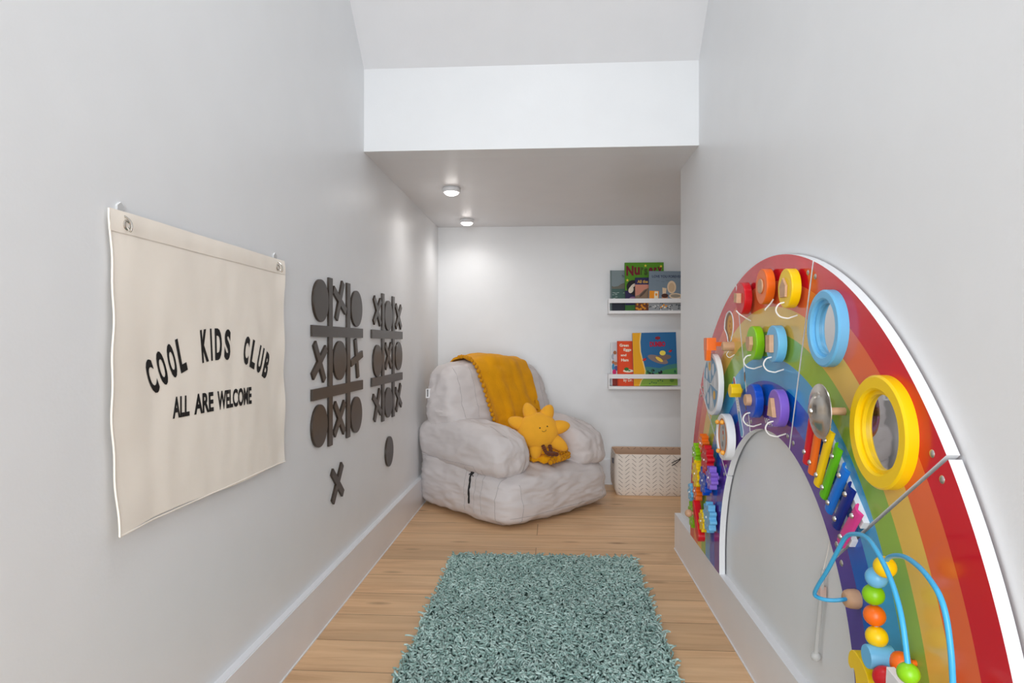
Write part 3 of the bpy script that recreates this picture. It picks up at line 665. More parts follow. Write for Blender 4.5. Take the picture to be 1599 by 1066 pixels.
# ------------------------------------------------------------------ beanbag armchair in the corner (its own frame: x across, -y to the front)
BC, BR = (-0.192, 3.270, 0.0), math.radians(48)
BM = Matrix.Translation(BC) @ Matrix.Rotation(BR, 4, 'Z')
BAG = mat('beanbag_nylon', (214, 207, 206), 0.55, 0.35, bump=0.05, bscale=16, var=0.02, vscale=3, bdist=0.01)
SEAM = mat('beanbag_seam', (176, 170, 170), 0.7, 0.3)
def fold(p, fr, dirv, amp, seed):
    q = Vector((p.x * dirv[0], p.y * dirv[1], p.z * dirv[2])) * fr + Vector((seed, seed * 1.7, -seed))
    n = noise.noise(q); n2 = noise.noise(q * 2.3 + Vector((5, 1, 2)))
    return amp * ((1 - abs(n) * 2.2) * 0.75 + (1 - abs(n2) * 2.2) * 0.35 - 0.4)
def cushion(c, h, k, fn=None, n=26, wr=()):
    """rounded box with half sizes h, exponent k; fn reshapes it, wr are wrinkle fields"""
    g = G(); idx = {}; vs = []; nr = []
    def vert(p):
        key = (round(p[0], 5), round(p[1], 5), round(p[2], 5))
        if key in idx: return idx[key]
        s = (abs(p[0]) ** k + abs(p[1]) ** k + abs(p[2]) ** k) ** (1 / k)
        u = Vector(p) / s
        nv = Vector((math.copysign(abs(u.x) ** (k - 1), u.x) / h[0], math.copysign(abs(u.y) ** (k - 1), u.y) / h[1], math.copysign(abs(u.z) ** (k - 1), u.z) / h[2])).normalized()
        q = Vector((u.x * h[0], u.y * h[1], u.z * h[2]))
        if fn: q = fn(q)
        q = q + Vector(c)
        q = q + nv * sum(fold(q, *w_) for w_ in wr)
        if q.z < 0.0015: q.z = 0.0015
        idx[key] = len(vs); vs.append(tuple(q)); return idx[key]
    T = [math.tan(PI / 4 * (-1 + 2 * i / n)) for i in range(n + 1)]
    fs = []
    for ax in range(3):
        for sgn in (-1, 1):
            for i in range(n):
                for j in range(n):
                    q = []
                    for di, dj in ((0, 0), (1, 0), (1, 1), (0, 1)):
                        p = [0, 0, 0]; p[ax] = sgn; p[(ax + 1) % 3] = T[i + di]; p[(ax + 2) % 3] = T[j + dj]
                        q.append(vert(p))
                    fs.append(tuple(q if sgn > 0 else q[::-1]))
    return g.add(vs, fs, 0, True)
bag = thing('beanbag_chair', 'pale grey fabric beanbag armchair sitting diagonally in the far left corner', 'beanbag chair', BC, BR)
def f_base(q):
    t = (q.z + 0.15) / 0.30
    s = 1.0 - 0.03 * t + 0.035 * math.sin(PI * max(0, min(1, t)))
    kz_ = max(0.0, min(1.0, (q.z + 0.145) / 0.29)) ** 1.6
    z = q.z + 0.070 * (q.y / 0.35) * kz_ - 0.014 * (q.x / 0.38) ** 2 * kz_
    x, y = q.x * s, q.y * s
    if q.z < -0.05:       # corners drawn to a point near the floor
        cn = min(1, abs(q.x) / 0.37) ** 6 * min(1, abs(q.y) / 0.34) ** 6 * min(1, (-q.z - 0.05) / 0.08)
        x *= 1 + 0.10 * cn; y *= 1 + 0.10 * cn
    return Vector((x, y, z))
Wv = [(5.0, (1, 1, 2.2), 0.010, 3.1), (10.0, (1.0, 0.8, 3.0), 0.0042, 8.4), (20, (0.8, 0.8, 2.4), 0.0026, 2.2)]
base = cushion((0, 0, 0.145), (0.372, 0.345, 0.145), 6.5, f_base, 44, Wv)
def f_arm(sg):
    def fn(q):
        t = q.y / 0.345                                  # -1 front, +1 rear
        z = q.z + 0.025 * t + 0.012 * math.cos(t * 2.2)
        return Vector((q.x * (1.0 + 0.10 * (t < 0) * t * t) + sg * 0.0, q.y, z))
    return fn
Wa = [(4.5, (1.6, 1.2, 1.2), 0.012, 1.3), (9.0, (2.0, 0.8, 1.4), 0.0046, 6.1), (20, (1.6, 1, 1), 0.0028, 9.2)]
arm_l = cushion((-0.262, 0.030, 0.325), (0.124, 0.318, 0.110), 3.6, f_arm(-1), 36, Wa)
arm_r = cushion((0.252, 0.005, 0.318), (0.128, 0.340, 0.112), 3.6, f_arm(1), 36, [(a_, b_, c_, d_ + 11) for a_, b_, c_, d_ in Wa])
def f_back(q):
    t = q.z / 0.25
    s = 1 - 0.05 * t - 0.05 * max(0, t) ** 3 + 0.04 * math.exp(-((t + 0.1) / 0.35) ** 2)
    return Vector((q.x * s, q.y * (1 - 0.16 * t) + 0.045 * t, q.z + 0.015 * math.cos(q.x / 0.34 * PI * 1.5) * (t > 0)))
Wb = [(5.0, (1.2, 1.2, 2.2), 0.010, 4.7), (9.0, (0.8, 0.8, 3.2), 0.0050, 7.9), (20, (0.8, 1, 2.6), 0.0012, 1.2)]
back = cushion((0.0, 0.178, 0.510), (0.350, 0.125, 0.225), 5.2, f_back, 44, Wb)
rear = cushion((0.0, 0.235, 0.285), (0.358, 0.110, 0.205), 4.5, None, 30, Wv)
seat = cushion((0.0, -0.03, 0.178), (0.170, 0.290, 0.045), 3.6, lambda q: Vector((q.x, q.y, q.z + 0.05 * (q.y / 0.29) + 0.0)), 26, [(5, (1, 2, 1), 0.010, 5.5), (14, (1, 1.6, 1), 0.0035, 2.5)])
o_base = obj('base', base, BAG, bag, local=True)
obj('seat_cushion', seat, BAG, bag, local=True)
obj('armrest', arm_l, BAG, bag, local=True); obj('armrest', arm_r, BAG, bag, local=True)
obj('backrest', back, BAG, bag, local=True)
obj('rear_panel', rear, BAG, bag, local=True)
BV, BF = [], []
for q in (base, seat, arm_l, arm_r, back, rear):
    o_ = len(BV); BV += [Vector(v) for v in q.v]; BF += [tuple(i + o_ for i in f) for f in q.f]
BVH = BVHTree.FromPolygons(BV, BF)
def hit(p, d, off=0.002):
    h, n, i, t = BVH.ray_cast(Vector(p), Vector(d).normalized())
    if h is None: return None
    return h + (n if n.dot(Vector(d)) < 0 else -n) * off
def seam(pairs, d, n=24, r=0.0013):
    pts = [Vector(pairs[0]).lerp(Vector(pairs[1]), i / n) for i in range(n + 1)]
    out = [h for h in (hit(p, d, 0.0004) for p in pts) if h]
    return out
g = G()
def addseam(a, b, d, n=30):
    s_ = seam((a, b), d, n)
    run = []
    for p in s_:
        if run and (p - run[-1]).length > 0.05:
            if len(run) > 2: g.tube(run, 0.0011, 5)
            run = []
        run.append(p)
    if len(run) > 2: g.tube(run, 0.0011, 5)
addseam((-0.9, -0.262, 0.215), (-0.9, -0.262, 0.012), (1, 0, 0))      # near side, by the front corner
addseam((-0.285, -0.9, 0.19), (-0.285, -0.9, 0.012), (0, 1, 0))      # front, left
addseam((0.285, -0.9, 0.19), (0.285, -0.9, 0.012), (0, 1, 0))
addseam((-0.9, -0.13, 0.262), (-0.9, 0.30, 0.262), (1, 0, 0))     # pocket opening
addseam((-0.9, -0.13, 0.262), (-0.9, -0.13, 0.05), (1, 0, 0))
addseam((-0.9, -0.175, 0.25), (-0.9, -0.175, 0.05), (1, 0, 0))
addseam((-0.9, -0.06, 0.25), (-0.9, -0.06, 0.05), (1, 0, 0))
for x in (-0.285, -0.20, 0.29): addseam((x, -0.9, 0.70), (x, -0.9, 0.38), (0, 1, 0))
addseam((0.33, -0.9, 0.42), (0.33, -0.9, 0.24), (0, 1, 0))
addseam((-0.34, -0.9, 0.05), (0.34, -0.9, 0.05), (0, 1, 0), 60)
obj('stitched_seams', g, SEAM, bag, local=True, label='grey stitched seams')
zp = [hit((-0.9, -0.095, z), (1, 0, 0), 0.003) for z in np.linspace(0.085, 0.225, 14)]
g = G().tube(zp, [0.0035 + 0.002 * math.sin(i * 1.1) ** 2 for i in range(14)], 8)
tp = zp[-1]; g.ball(tp, 0.010, 12, sc=(0.8, 1, 1.2))
g.tube([tp, tp + Vector((-0.02, -0.018, -0.004)), tp + Vector((-0.024, -0.032, -0.012))], 0.0022, 6)
g.tube([tp, tp + Vector((-0.012, 0.012, -0.012))], 0.0022, 6)
obj('zip', g, BLACKM, bag, local=True, label='black zip with a corded pull')
h = hit((-0.9, 0.235, 0.575), (1, 0, 0), 0.0) or hit((-0.9, 0.18, 0.56), (1, 0, 0), 0.0)
g = G().box(h.x - 0.024, h.x + 0.01, h.y - 0.001, h.y + 0.001, h.z - 0.026, h.z + 0.020)
for i in range(5): g.box(h.x - 0.018, h.x - 0.010, h.y - 0.0016, h.y - 0.0010, h.z - 0.018 + i * 0.007, h.z - 0.0135 + i * 0.007, 1)
obj('brand_tag', g, [WHITE, BLACK], bag, local=True, label='small white side tag with dark print')

# ------------------------------------------------------------------ mustard throw with pompoms
MUST = mat('mustard_fleece', (232, 160, 6), 0.85, 0.2, bump=0.5, bscale=260, var=0.05, vscale=14, sheen=0.08, bdist=0.004)
POM = mat('mustard_pompom', (212, 144, 16), 0.9, 0.15, bump=0.6, bscale=500, var=0.06, vscale=60, sheen=0.1)
thr = thing('throw_blanket', 'mustard yellow fleece throw with pompom trim draped over the beanbag', 'blanket', BC, BR)
def out_of_bag(p, off):
    """lift a point to at least off above the bag's skin"""
    loc, n, i, d = BVH.find_nearest(p)
    if loc is None: return p
    s = (p - loc).dot(n)
    if s < off: return loc + n * off
    return p
path = [(0.330, 0.46), (0.318, 0.58), (0.290, 0.69), (0.245, 0.742), (0.190, 0.748), (0.135, 0.720), (0.100, 0.66), (0.072, 0.58), (0.052, 0.50), (0.036, 0.42), (0.018, 0.345), (-0.02, 0.295), (-0.09, 0.275), (-0.16, 0.262)]
PP = smooth_path([(0, a, b) for a, b in path], 7); NP = len(PP)
def xl(t): return -0.165 + 0.075 * min(1, max(0, (t - 0.45) / 0.5)) ** 1.3
def xr(t): return 0.180 + 0.045 * min(1, t / 0.6)
def thr_pt(i, t):
    f_ = t * (NP - 1); k = min(int(f_), NP - 2); p = PP[k].lerp(PP[k + 1], f_ - k)
    x = xl(t) + (xr(t) - xl(t)) * i
    amp = 0.024 * min(1, max(0, (t - 0.3) * 3))
    wv = amp * math.sin(i * 17 + 2.5 * t + 1.2 * math.sin(t * 5)) + 0.7 * amp * noise.noise(Vector((x * 16, t * 4, 2.2)))
    q = Vector((x + 0.008 * noise.noise(Vector((t * 6, i * 2, 9))), p.y - wv - 0.004, p.z + 0.3 * wv + 0.002 * noise.noise(Vector((x * 40, t * 30, 0)))))
    q = out_of_bag(q, 0.017 + 0.4 * max(0, wv))
    return q
TU, TV = 56, 110
TP = [[thr_pt(i / (TU - 1), j / (TV - 1)) for i in range(TU)] for j in range(TV)]
for it in range(2):
    Q = [r_[:] for r_ in TP]
    for j in range(TV):
        for i in range(TU):
            nb = [TP[jj][ii] for ii, jj in ((i - 1, j), (i + 1, j), (i, j - 1), (i, j + 1)) if 0 <= ii < TU and 0 <= jj < TV]
            a_ = sum(nb, Vector((0, 0, 0))) / len(nb)
            if 0 < i < TU - 1 or it % 2: Q[j][i] = out_of_bag(TP[j][i].lerp(a_, 0.6), 0.014)
    TP = Q
def thr_at(i, t):
    f_ = t * (TV - 1); k = min(int(f_), TV - 2); ii = min(TU - 1, max(0, round(i * (TU - 1))))
    return TP[k][ii].lerp(TP[k + 1][ii], f_ - k)
g = G(); g.grid(lambda i, j: tuple(TP[round(j * (TV - 1))][round(i * (TU - 1))]), TU, TV)
def thick(g, d):
    n = len(g.v); V = [Vector(v) for v in g.v]; N_ = [Vector((0, 0, 0)) for _ in V]
    for f in g.f:
        nn = (V[f[1]] - V[f[0]]).cross(V[f[3]] - V[f[0]])
        for i in f: N_[i] += nn
    fs = list(g.f); ec = {}
    for f in fs:
        for a_, b_ in zip(f, f[1:] + f[:1]):
            e = (min(a_, b_), max(a_, b_)); ec.setdefault(e, []).append((a_, b_))
    for i in range(n): g.v.append(tuple(V[i] + (N_[i].normalized() if N_[i].length else Vector((0, 0, 1))) * d))
    for f in fs: g.f.append(tuple(i + n for i in f[::-1])); g.m.append(0); g.sm.append(True)
    for e, l in ec.items():
        if len(l) == 1: a_, b_ = l[0]; g.f.append((b_, a_, a_ + n, b_ + n)); g.m.append(0); g.sm.append(True)
    return g
thick(g, 0.006)
# the lower end folded over itself on the seat
FC = (0.035, -0.215)
fz = (hit((FC[0], FC[1], 0.9), (0, 0, -1), 0.0) or Vector((0, 0, 0.22))).z
RM = Matrix.Translation((FC[0], FC[1], 0)) @ Matrix.Rotation(0.30, 4, 'Z')
for c_, h_, k_, sd in (((0.0, 0.010, fz + 0.022), (0.122, 0.078, 0.024), 3.2, 2.0), ((0.012, 0.016, fz + 0.058), (0.112, 0.070, 0.021), 2.8, 6.0), ((-0.02, 0.085, fz + 0.055), (0.115, 0.060, 0.045), 2.6, 9.0)):
    T_ = cushion((0, 0, 0.5), h_, k_, lambda v, h_=h_: Vector((v.x, v.y + 0.012 * math.sin(v.x * 30), v.z * (1 + 0.25 * math.sin(v.x * 26 + v.y * 10)))), 22, [(9, (1, 2.2, 1), 0.009, sd), (24, (1.5, 1, 1), 0.003, sd)])
    g.add([tuple(RM @ Vector((v[0] + c_[0], v[1] + c_[1], v[2] - 0.5 + c_[2]))) for v in T_.v], T_.f, 0, True)
obj('fleece', g, MUST, thr, local=True)
g = G().tube([tuple(thr_at(0.012, t) + Vector((0, 0, 0.002))) for t in np.linspace(0.10, 0.93, 70)], 0.0042, 6)
obj('edge_binding', g, MUST, thr, local=True)
pom0 = None
def pompom(p, s=1.0):
    global pom0
    if pom0 is None:
        q = G().ball(p, 0.0108, 12); q.v = [tuple(Vector(p) + (Vector(v) - Vector(p)) * (1 + 0.10 * noise.noise(Vector(v) * 300))) for v in q.v]
        pom0 = obj('pompom', q, POM, thr, local=True); o = pom0
    else:
        o = pom0.copy(); COL.objects.link(o); o.parent = thr; o.location = p
    o.scale = (s, s, s); o.rotation_euler = (random.random() * 3, random.random() * 3, random.random() * 3)
for i, t in enumerate(np.linspace(0.235, 0.90, 29)):
    p = thr_at(0.0, t); p = out_of_bag(p + Vector((-0.007, -0.004, 0.002)), 0.009)
    pompom(p, 0.85 + 0.3 * random.random())
for i in range(19):                                    # two rows along the folded front edge
    a = i / 18; q = RM @ Vector(((a - 0.5) * 0.235, -0.073 + 0.05 * (a - 0.5) ** 2, 0))
    pompom(Vector((q.x, q.y, fz + 0.014 + 0.012 * (i % 2))), 0.95 + 0.25 * random.random())
for i in range(15):
    a = i / 14; q = RM @ Vector(((a - 0.45) * 0.215, -0.062 + 0.05 * (a - 0.5) ** 2, 0))
    pompom(Vector((q.x, q.y, fz + 0.040 + 0.010 * (i % 2))), 0.9 + 0.25 * random.random())
for i in range(6):                                     # round the right end of the fold
    a = i / 5; q = RM @ Vector((0.122, -0.055 + a * 0.09, 0))
    pompom(Vector((q.x, q.y, fz + 0.018 + 0.03 * math.sin(a * 3))), 0.9 + 0.2 * random.random())

# ------------------------------------------------------------------ plush sun leaning on the throw
PLU = mat('plush_yellow', (248, 178, 52), 0.9, 0.15, bump=0.4, bscale=420, var=0.03, vscale=20, sheen=0.15)
PLB = mat('plush_brown', (104, 56, 30), 0.85, 0.2, bump=0.8, bscale=260, sheen=0.2)
SP = Vector((-0.064, 3.085, 0.400))
sun = thing('plush_sun', 'smiling yellow plush sun with brown legs sitting on the throw', 'soft toy', tuple(SP))
# frame: r to the picture's right, u up, n towards the room (leaning back a little)
sn = Vector((0.12, -0.955, 0.27)).normalized(); sr = Vector((0, 0, 1)).cross(-sn).normalized() * -1
sr = sn.cross(Vector((0, 0, 1))).normalized() * -1
su = sn.cross(sr).normalized()
if su.z < 0: su = -su
if sr.x < 0: sr = -sr
def SPt(a, b, c): return SP + sr * a + su * b + sn * c
g = G()
def blob(g, c, hx, hy, hz, ang, n=24, taper=0.0, pw=2.0):
    q = G().ball((0, 0, 0), 1.0, n)
    vs = []
    for v in q.v:
        x, y, z = v
        s_ = 1 - taper * x
        x, y, z = x * hx, y * hy * s_, z * hz * s_
        X = x * math.cos(ang) - y * math.sin(ang) + c[0]; Y = x * math.sin(ang) + y * math.cos(ang) + c[1]
        vs.append(tuple(SPt(X, Y, z + c[2])))
    g.add(vs, q.f, 0, True)
blob(g, (0, 0, 0.0), 0.099, 0.089, 0.050, 0, 40)
obj('body', g, PLU, sun)
rays = [(112, 0.142), (62, 0.138), (10, 0.150), (-34, 0.158), (-98, 0.132), (-160, 0.130), (158, 0.146)]
for a, L in rays:
    a = math.radians(a); g = G(); l0 = 0.055; ln = L - l0
    blob(g, ((l0 + ln * 0.5) * math.cos(a), (l0 + ln * 0.5) * math.sin(a) * 0.96, -0.004), ln * 0.60, 0.034, 0.025, a, 22, 0.16)
    obj('ray', g, PLU, sun)
for dx, dz in ((0.004, 0.006), (0.040, 0.014)):
    zz = 0.050 * math.sqrt(max(0, 1 - (dx / 0.099) ** 2 - (dz / 0.089) ** 2))
    obj('eye', G().ball(SPt(dx, dz, zz), 0.0034, 12), BLACKM, sun)
mp_ = []
for i in range(11):
    t = PI + PI * i / 10; dx = 0.024 + 0.010 * math.cos(t); dz = -0.004 + 0.007 * math.sin(t) + 0.0025 * math.cos(t)
    mp_.append(SPt(dx, dz, 0.0505 * math.sqrt(1 - (dx / 0.099) ** 2 - (dz / 0.089) ** 2)))
obj('mouth', G().tube(mp_, 0.0009, 6), BLACKM, sun)
for x0, x1, x2 in ((0.018, 0.036, 0.060), (0.052, 0.056, 0.078)):
    pts = [SPt(x0, -0.074, 0.024), SPt((x0 + x1) / 2, -0.098, 0.034), SPt(x1, -0.112, 0.042), SPt(x2, -0.119, 0.056)]
    sp_ = smooth_path(pts, 8)
    g = G().tube(sp_, [0.0085 + 0.0012 * math.sin(i * 2.0) + (0.002 if i > 16 else 0) for i in range(len(sp_))], 12)
    g.ball(sp_[-1], 0.0105, 14)
    obj('leg', g, PLB, sun, label='brown corded leg')

# ------------------------------------------------------------------ picture-ledge shelves and books
def ledge(z0, label):
    t = thing('picture_ledge', label, 'shelf', (0.64, YB, z0), group='white picture ledges on the far wall')
    obj('bottom_board', G().box(0.331, 0.952, 3.672, YB - 0.0005, z0, z0 + 0.016), WHITE, t)
    obj('back_board', G().box(0.331, 0.952, YB - 0.010, YB - 0.0005, z0 + 0.016, z0 + 0.085), WHITE, t)
    obj('front_rail', G().box(0.331, 0.952, 3.672, 3.682, z0 + 0.060, z0 + 0.085), WHITE, t)
    obj('end_panel', G().box(0.326, 0.3310, 3.672, YB - 0.0005, z0 + 0.000, z0 + 0.085), WHITE, t)
    obj('end_panel', G().box(0.952, 0.957, 3.672, YB - 0.0005, z0 + 0.000, z0 + 0.085), WHITE, t)
ledge(0.990, 'upper white picture ledge with four storybooks, above the other one')
ledge(0.560, 'lower white picture ledge with three storybooks, below the other one')
PAPER = mat('book_pages', (232, 226, 212), 0.8, 0.2)
def M_(n, c, r=0.5): return mat('print_' + n, c, r, 0.25)
class Book:
    """hardback leaning on the wall; P(a, b, c) places a point on the front cover, a and b in metres from its lower left corner"""
    def __init__(s, label, x, w_, h, z0, yb, yt, th, rgb, roll=0.0, spine=None):
        s.x, s.w, s.h, s.z0 = x, w_, h, z0
        s.up = Vector((0, yt - yb, h)).normalized(); s.n = Vector((0, -s.up.z, s.up.y)); s.o = Vector((x, yb, z0)); s.rx = Vector((1, 0, 0))
        if roll: R = Matrix.Rotation(math.radians(roll), 3, s.n); s.rx = R @ s.rx; s.up = R @ s.up
        s.t = thing('storybook', label, 'book', tuple(s.o), group='storybooks on the picture ledges')
        m = mat('cover_' + label.replace(' ', '_')[:30], rgb, 0.5, 0.25); s.k = 0
        g = G()
        def bx3(a0, a1, b0, b1, c0, c1):
            g.add([s.P(a, b, c) for a in (a0, a1) for b in (b0, b1) for c in (c0, c1)], [(0, 1, 3, 2), (4, 6, 7, 5), (0, 4, 5, 1), (2, 3, 7, 6), (0, 2, 6, 4), (1, 5, 7, 3)])
        bx3(0, w_, 0, h, 0, -0.0022); bx3(0, w_, 0, h, -th + 0.0022, -th); bx3(0, 0.003, 0, h, -0.0022, -th + 0.0022)
        obj('cover', g, m, s.t)
        g = G(); bx3(0.003, w_ - 0.003, 0.003, h - 0.003, -0.0022, -th + 0.0022); obj('pages', g, PAPER, s.t)
        s.g = G(); s.ms = []
    def P(s, a, b, c=0.0): return tuple(s.o + s.rx * a + s.up * b + s.n * c)
    def mi(s, m):
        if m not in s.ms: s.ms.append(m)
        return s.ms.index(m)
    def poly(s, pts, m, lv=None):
        s.k += 1; c = 0.0002 + 0.00005 * s.k
        s.g.add([s.P(a, b, c) for a, b in pts], [tuple(range(len(pts)))], s.mi(m))
    def ell(s, a, b, ra, rb, m, rot=0.0):
        s.poly([(a + ra * math.cos(t) * math.cos(rot) - rb * math.sin(t) * math.sin(rot), b + ra * math.cos(t) * math.sin(rot) + rb * math.sin(t) * math.cos(rot)) for t in [2 * PI * i / 24 for i in range(24)]], m)
    def text(s, txt, a, b, w_, h, m, bold=0.03):
        s.k += 1; c = 0.0002 + 0.00005 * s.k
        text_into(s.g, txt, lambda p, q: s.P(a + p, b + q, c), w_, h, bold, s.mi(m))
    def done(s): obj('cover_print', s.g, s.ms, s.t)
zU, zL = 1.0065, 0.5765
# upper ledge
b = Book('grey green storybook with a misty sea, first from the left on the upper ledge', 0.341, 0.190, 0.238, zU, 3.728, 3.748, 0.012, (132, 146, 150))
b.poly([(0.0, 0.0), (0.19, 0.0), (0.19, 0.135), (0.0, 0.135)], M_('sea', (74, 104, 98)))
b.poly([(0.0, 0.150), (0.02, 0.142), (0.045, 0.146), (0.062, 0.158), (0.085, 0.166), (0.13, 0.150), (0.19, 0.142), (0.19, 0.130), (0.0, 0.130)], M_('hill', (112, 110, 98)))
b.poly([(0.0, 0), (0.19, 0), (0.19, 0.058), (0.0, 0.058)], M_('deep', (44, 48, 62)))
for i in range(26): b.ell(0.006 + random.random() * 0.175, 0.062 + random.random() * 0.048, 0.005 + random.random() * 0.004, 0.0014, M_('foam', (190, 204, 198)))
b.poly([(0, 0), (0.008, 0), (0.008, 0.238), (0, 0.238)], M_('spine_grey', (112, 128, 128)))
b.text('Th', 0.066, 0.196, 0.013, 0.014, M_('hilldark', (70, 84, 84))); b.done()
b = Book('large bright green storybook titled Nursery, tallest on the upper ledge', 0.423, 0.222, 0.281, zU, 3.706, 3.732, 0.016, (84, 142, 28))
b.poly([(0, 0), (0.222, 0), (0.222, 0.040), (0, 0.032)], M_('hillgreen', (58, 112, 46)))
b.poly([(0, 0.032), (0.222, 0.040), (0.222, 0.118), (0.0, 0.118)], M_('night', (44, 34, 78)))
b.ell(0.050, 0.135, 0.040, 0.045, M_('blackcow', (34, 26, 30)), 0.5); b.ell(0.034, 0.122, 0.014, 0.020, M_('cream', (236, 220, 200)), -0.4); b.ell(0.045, 0.145, 0.020, 0.008, M_('cream', (236, 220, 200)), 0.7)
b.ell(0.045, 0.070, 0.022, 0.012, M_('lilac', (150, 106, 140)))
for i, (c, a, q, hh, mm) in enumerate((('N', 0.008, 0.204, 0.058, 'maroon'), ('u', 0.054, 0.208, 0.046, 'maroon'), ('r', 0.090, 0.208, 0.046, 'olive'), ('s', 0.110, 0.206, 0.042, 'olive'), ('e', 0.136, 0.212, 0.040, 'maroon'), ('r', 0.166, 0.212, 0.040, 'maroon'), ('y', 0.186, 0.205, 0.050, 'maroon'))):
    b.text(c, a, q, {'N': 0.042, 'u': 0.032, 'r': 0.016, 's': 0.020, 'e': 0.024, 'y': 0.026}[c], hh, M_(mm, (116, 16, 36) if mm == 'maroon' else (62, 84, 22)), 0.045)
for a, q in ((0.118, 0.262), (0.206, 0.258), (0.014, 0.178), (0.205, 0.14)):
    b.poly([(a + (0.009 if i % 2 == 0 else 0.004) * math.cos(PI / 2 + i * PI / 5), q + (0.009 if i % 2 == 0 else 0.004) * math.sin(PI / 2 + i * PI / 5)) for i in range(10)], M_('star', (244, 214, 70)))
b.done()
b = Book('small dark blue bedtime book standing in front of the tall green one', 0.478, 0.110, 0.190, zU, 3.693, 3.701, 0.008, (40, 34, 84))
b.poly([(0, 0.04), (0.11, 0.04), (0.11, 0.15), (0, 0.15)], M_('rose', (206, 136, 116)))
b.poly([(0, 0.04), (0.11, 0.04), (0.11, 0.145), (0.05, 0.12), (0.02, 0.09), (0, 0.085)], M_('taupe', (138, 112, 90)))
b.poly([(0, 0), (0.11, 0), (0.11, 0.050), (0, 0.046)], M_('brownred', (110, 56, 30)))
for i in range(16): b.ell(0.006 + 0.098 * random.random(), 0.006 + 0.035 * random.random(), 0.007, 0.005, M_('leafgold', (216, 140, 30)), random.random() * 3)
b.ell(0.045, 0.10, 0.03, 0.006, M_('brownline', (90, 70, 60)), 0.8)
b.text('All the', 0.012, 0.158, 0.060, 0.018, M_('goldtext', (214, 170, 80)), 0.03); b.done()
b = Book('wide blue grey picture book with a pale round shape, rightmost on the upper ledge', 0.552, 0.235, 0.226, zU, 3.6835, 3.690, 0.007, (120, 136, 150), roll=-0.8)
b.poly([(0, 0), (0.235, 0), (0.235, 0.055), (0, 0.055)], M_('greyfloor', (152, 156, 160)))
b.text('LOVE YOU FOREVER', 0.018, 0.188, 0.166, 0.015, M_('inkblue', (34, 44, 84)), 0.02); [b.ell(0.05 + 0.028 * i, 0.171 - 0.006 * (i % 2), 0.011, 0.0009, M_('greyblue', (92, 104, 120))) for i in range(4)]
b.ell(0.128, 0.135, 0.025, 0.036, M_('bisque', (226, 200, 168))); b.ell(0.128, 0.133, 0.017, 0.026, M_('bisque2', (206, 176, 142)))
b.ell(0.150, 0.085, 0.036, 0.016, M_('bisque', (226, 200, 168))); b.ell(0.150, 0.085, 0.028, 0.010, M_('greyline', (150, 140, 126))); b.poly([(0.078, 0.08), (0.094, 0.08), (0.100, 0.128), (0.076, 0.132)], M_('bisque', (226, 200, 168)))
b.poly([(0.003, 0.062), (0.055, 0.060), (0.057, 0.112), (0.004, 0.114)], M_('tangerine', (240, 150, 30)))
b.poly([(0.030, 0.064), (0.052, 0.063), (0.052, 0.110), (0.032, 0.110)], M_('ivory', (240, 232, 206))); b.ell(0.042, 0.092, 0.006, 0.008, M_('tangerine', (240, 150, 30)))
b.ell(0.090, 0.072, 0.017, 0.022, M_('tan', (196, 130, 88))); b.ell(0.090, 0.086, 0.019, 0.012, M_('darkhair', (70, 40, 30)))
for i in range(46): b.ell(0.006 + 0.222 * random.random(), 0.004 + 0.044 * random.random(), 0.004 + 0.003 * random.random(), 0.003, (M_('slate', (84, 90, 96)), M_('chalk', (214, 216, 216)), M_('slate', (84, 90, 96)))[i % 3], random.random() * 3)
for i in range(5): b.ell(0.070 + i * 0.007, 0.020 + 0.006 * (i % 3), 0.007, 0.004, (M_('tangerine', (240, 150, 30)), M_('ivory', (240, 232, 206)))[i % 2], 0.6)
b.done()
# lower ledge
b = Book('white picture book with small coloured figures at the left end of the lower ledge', 0.345, 0.200, 0.250, zL, 3.722, 3.744, 0.012, (212, 216, 222))
b.poly([(0, 0), (0.2, 0), (0.2, 0.052), (0, 0.052)], M_('brick', (148, 40, 26)))
b.poly([(0, 0), (0.006, 0), (0.006, 0.25), (0, 0.25)], M_('ivory2', (236, 238, 240)))
for a, q, ra, rb, c in ((0.022, 0.190, 0.010, 0.012, (172, 110, 74)), (0.012, 0.168, 0.010, 0.018, (170, 176, 190)), (0.024, 0.165, 0.010, 0.016, (222, 220, 226)), (0.012, 0.135, 0.008, 0.010, (176, 112, 76)), (0.012, 0.108, 0.008, 0.020, (58, 140, 190)), (0.026, 0.128, 0.010, 0.010, (190, 124, 86)), (0.028, 0.100, 0.009, 0.016, (90, 90, 150)), (0.018, 0.078, 0.011, 0.016, (220, 30, 112))):
    b.ell(a, q, ra, rb, M_('fig%d%d%d' % c, c))
b.done()
b = Book('orange storybook titled Green Eggs and Ham on the lower ledge', 0.379, 0.170, 0.258, zL, 3.706, 3.728, 0.012, (236, 74, 20))
OW = M_('offwhite', (248, 236, 214))
b.text('Green', 0.014, 0.225, 0.052, 0.017, OW, 0.04); b.text('Eggs', 0.036, 0.196, 0.044, 0.020, OW, 0.04); b.text('and', 0.020, 0.170, 0.032, 0.014, OW, 0.04); b.text('Ham', 0.022, 0.140, 0.042, 0.017, OW, 0.04)
b.ell(0.062, 0.086, 0.030, 0.009, OW); b.ell(0.052, 0.096, 0.013, 0.010, M_('hamgreen', (50, 116, 40))); b.ell(0.068, 0.088, 0.007, 0.004, M_('hamgreen', (50, 116, 40)))
b.text('by Dr.', 0.034, 0.020, 0.052, 0.022, OW, 0.03); b.poly([(0, 0), (0.007, 0), (0.007, 0.258), (0, 0.258)], M_('spine_orange', (214, 62, 16))); b.done()
b = Book('big blue picture book with a yellow left border, rightmost on the lower ledge', 0.470, 0.247, 0.304, zL, 3.692, 3.712, 0.013, (38, 104, 158), roll=1.2)
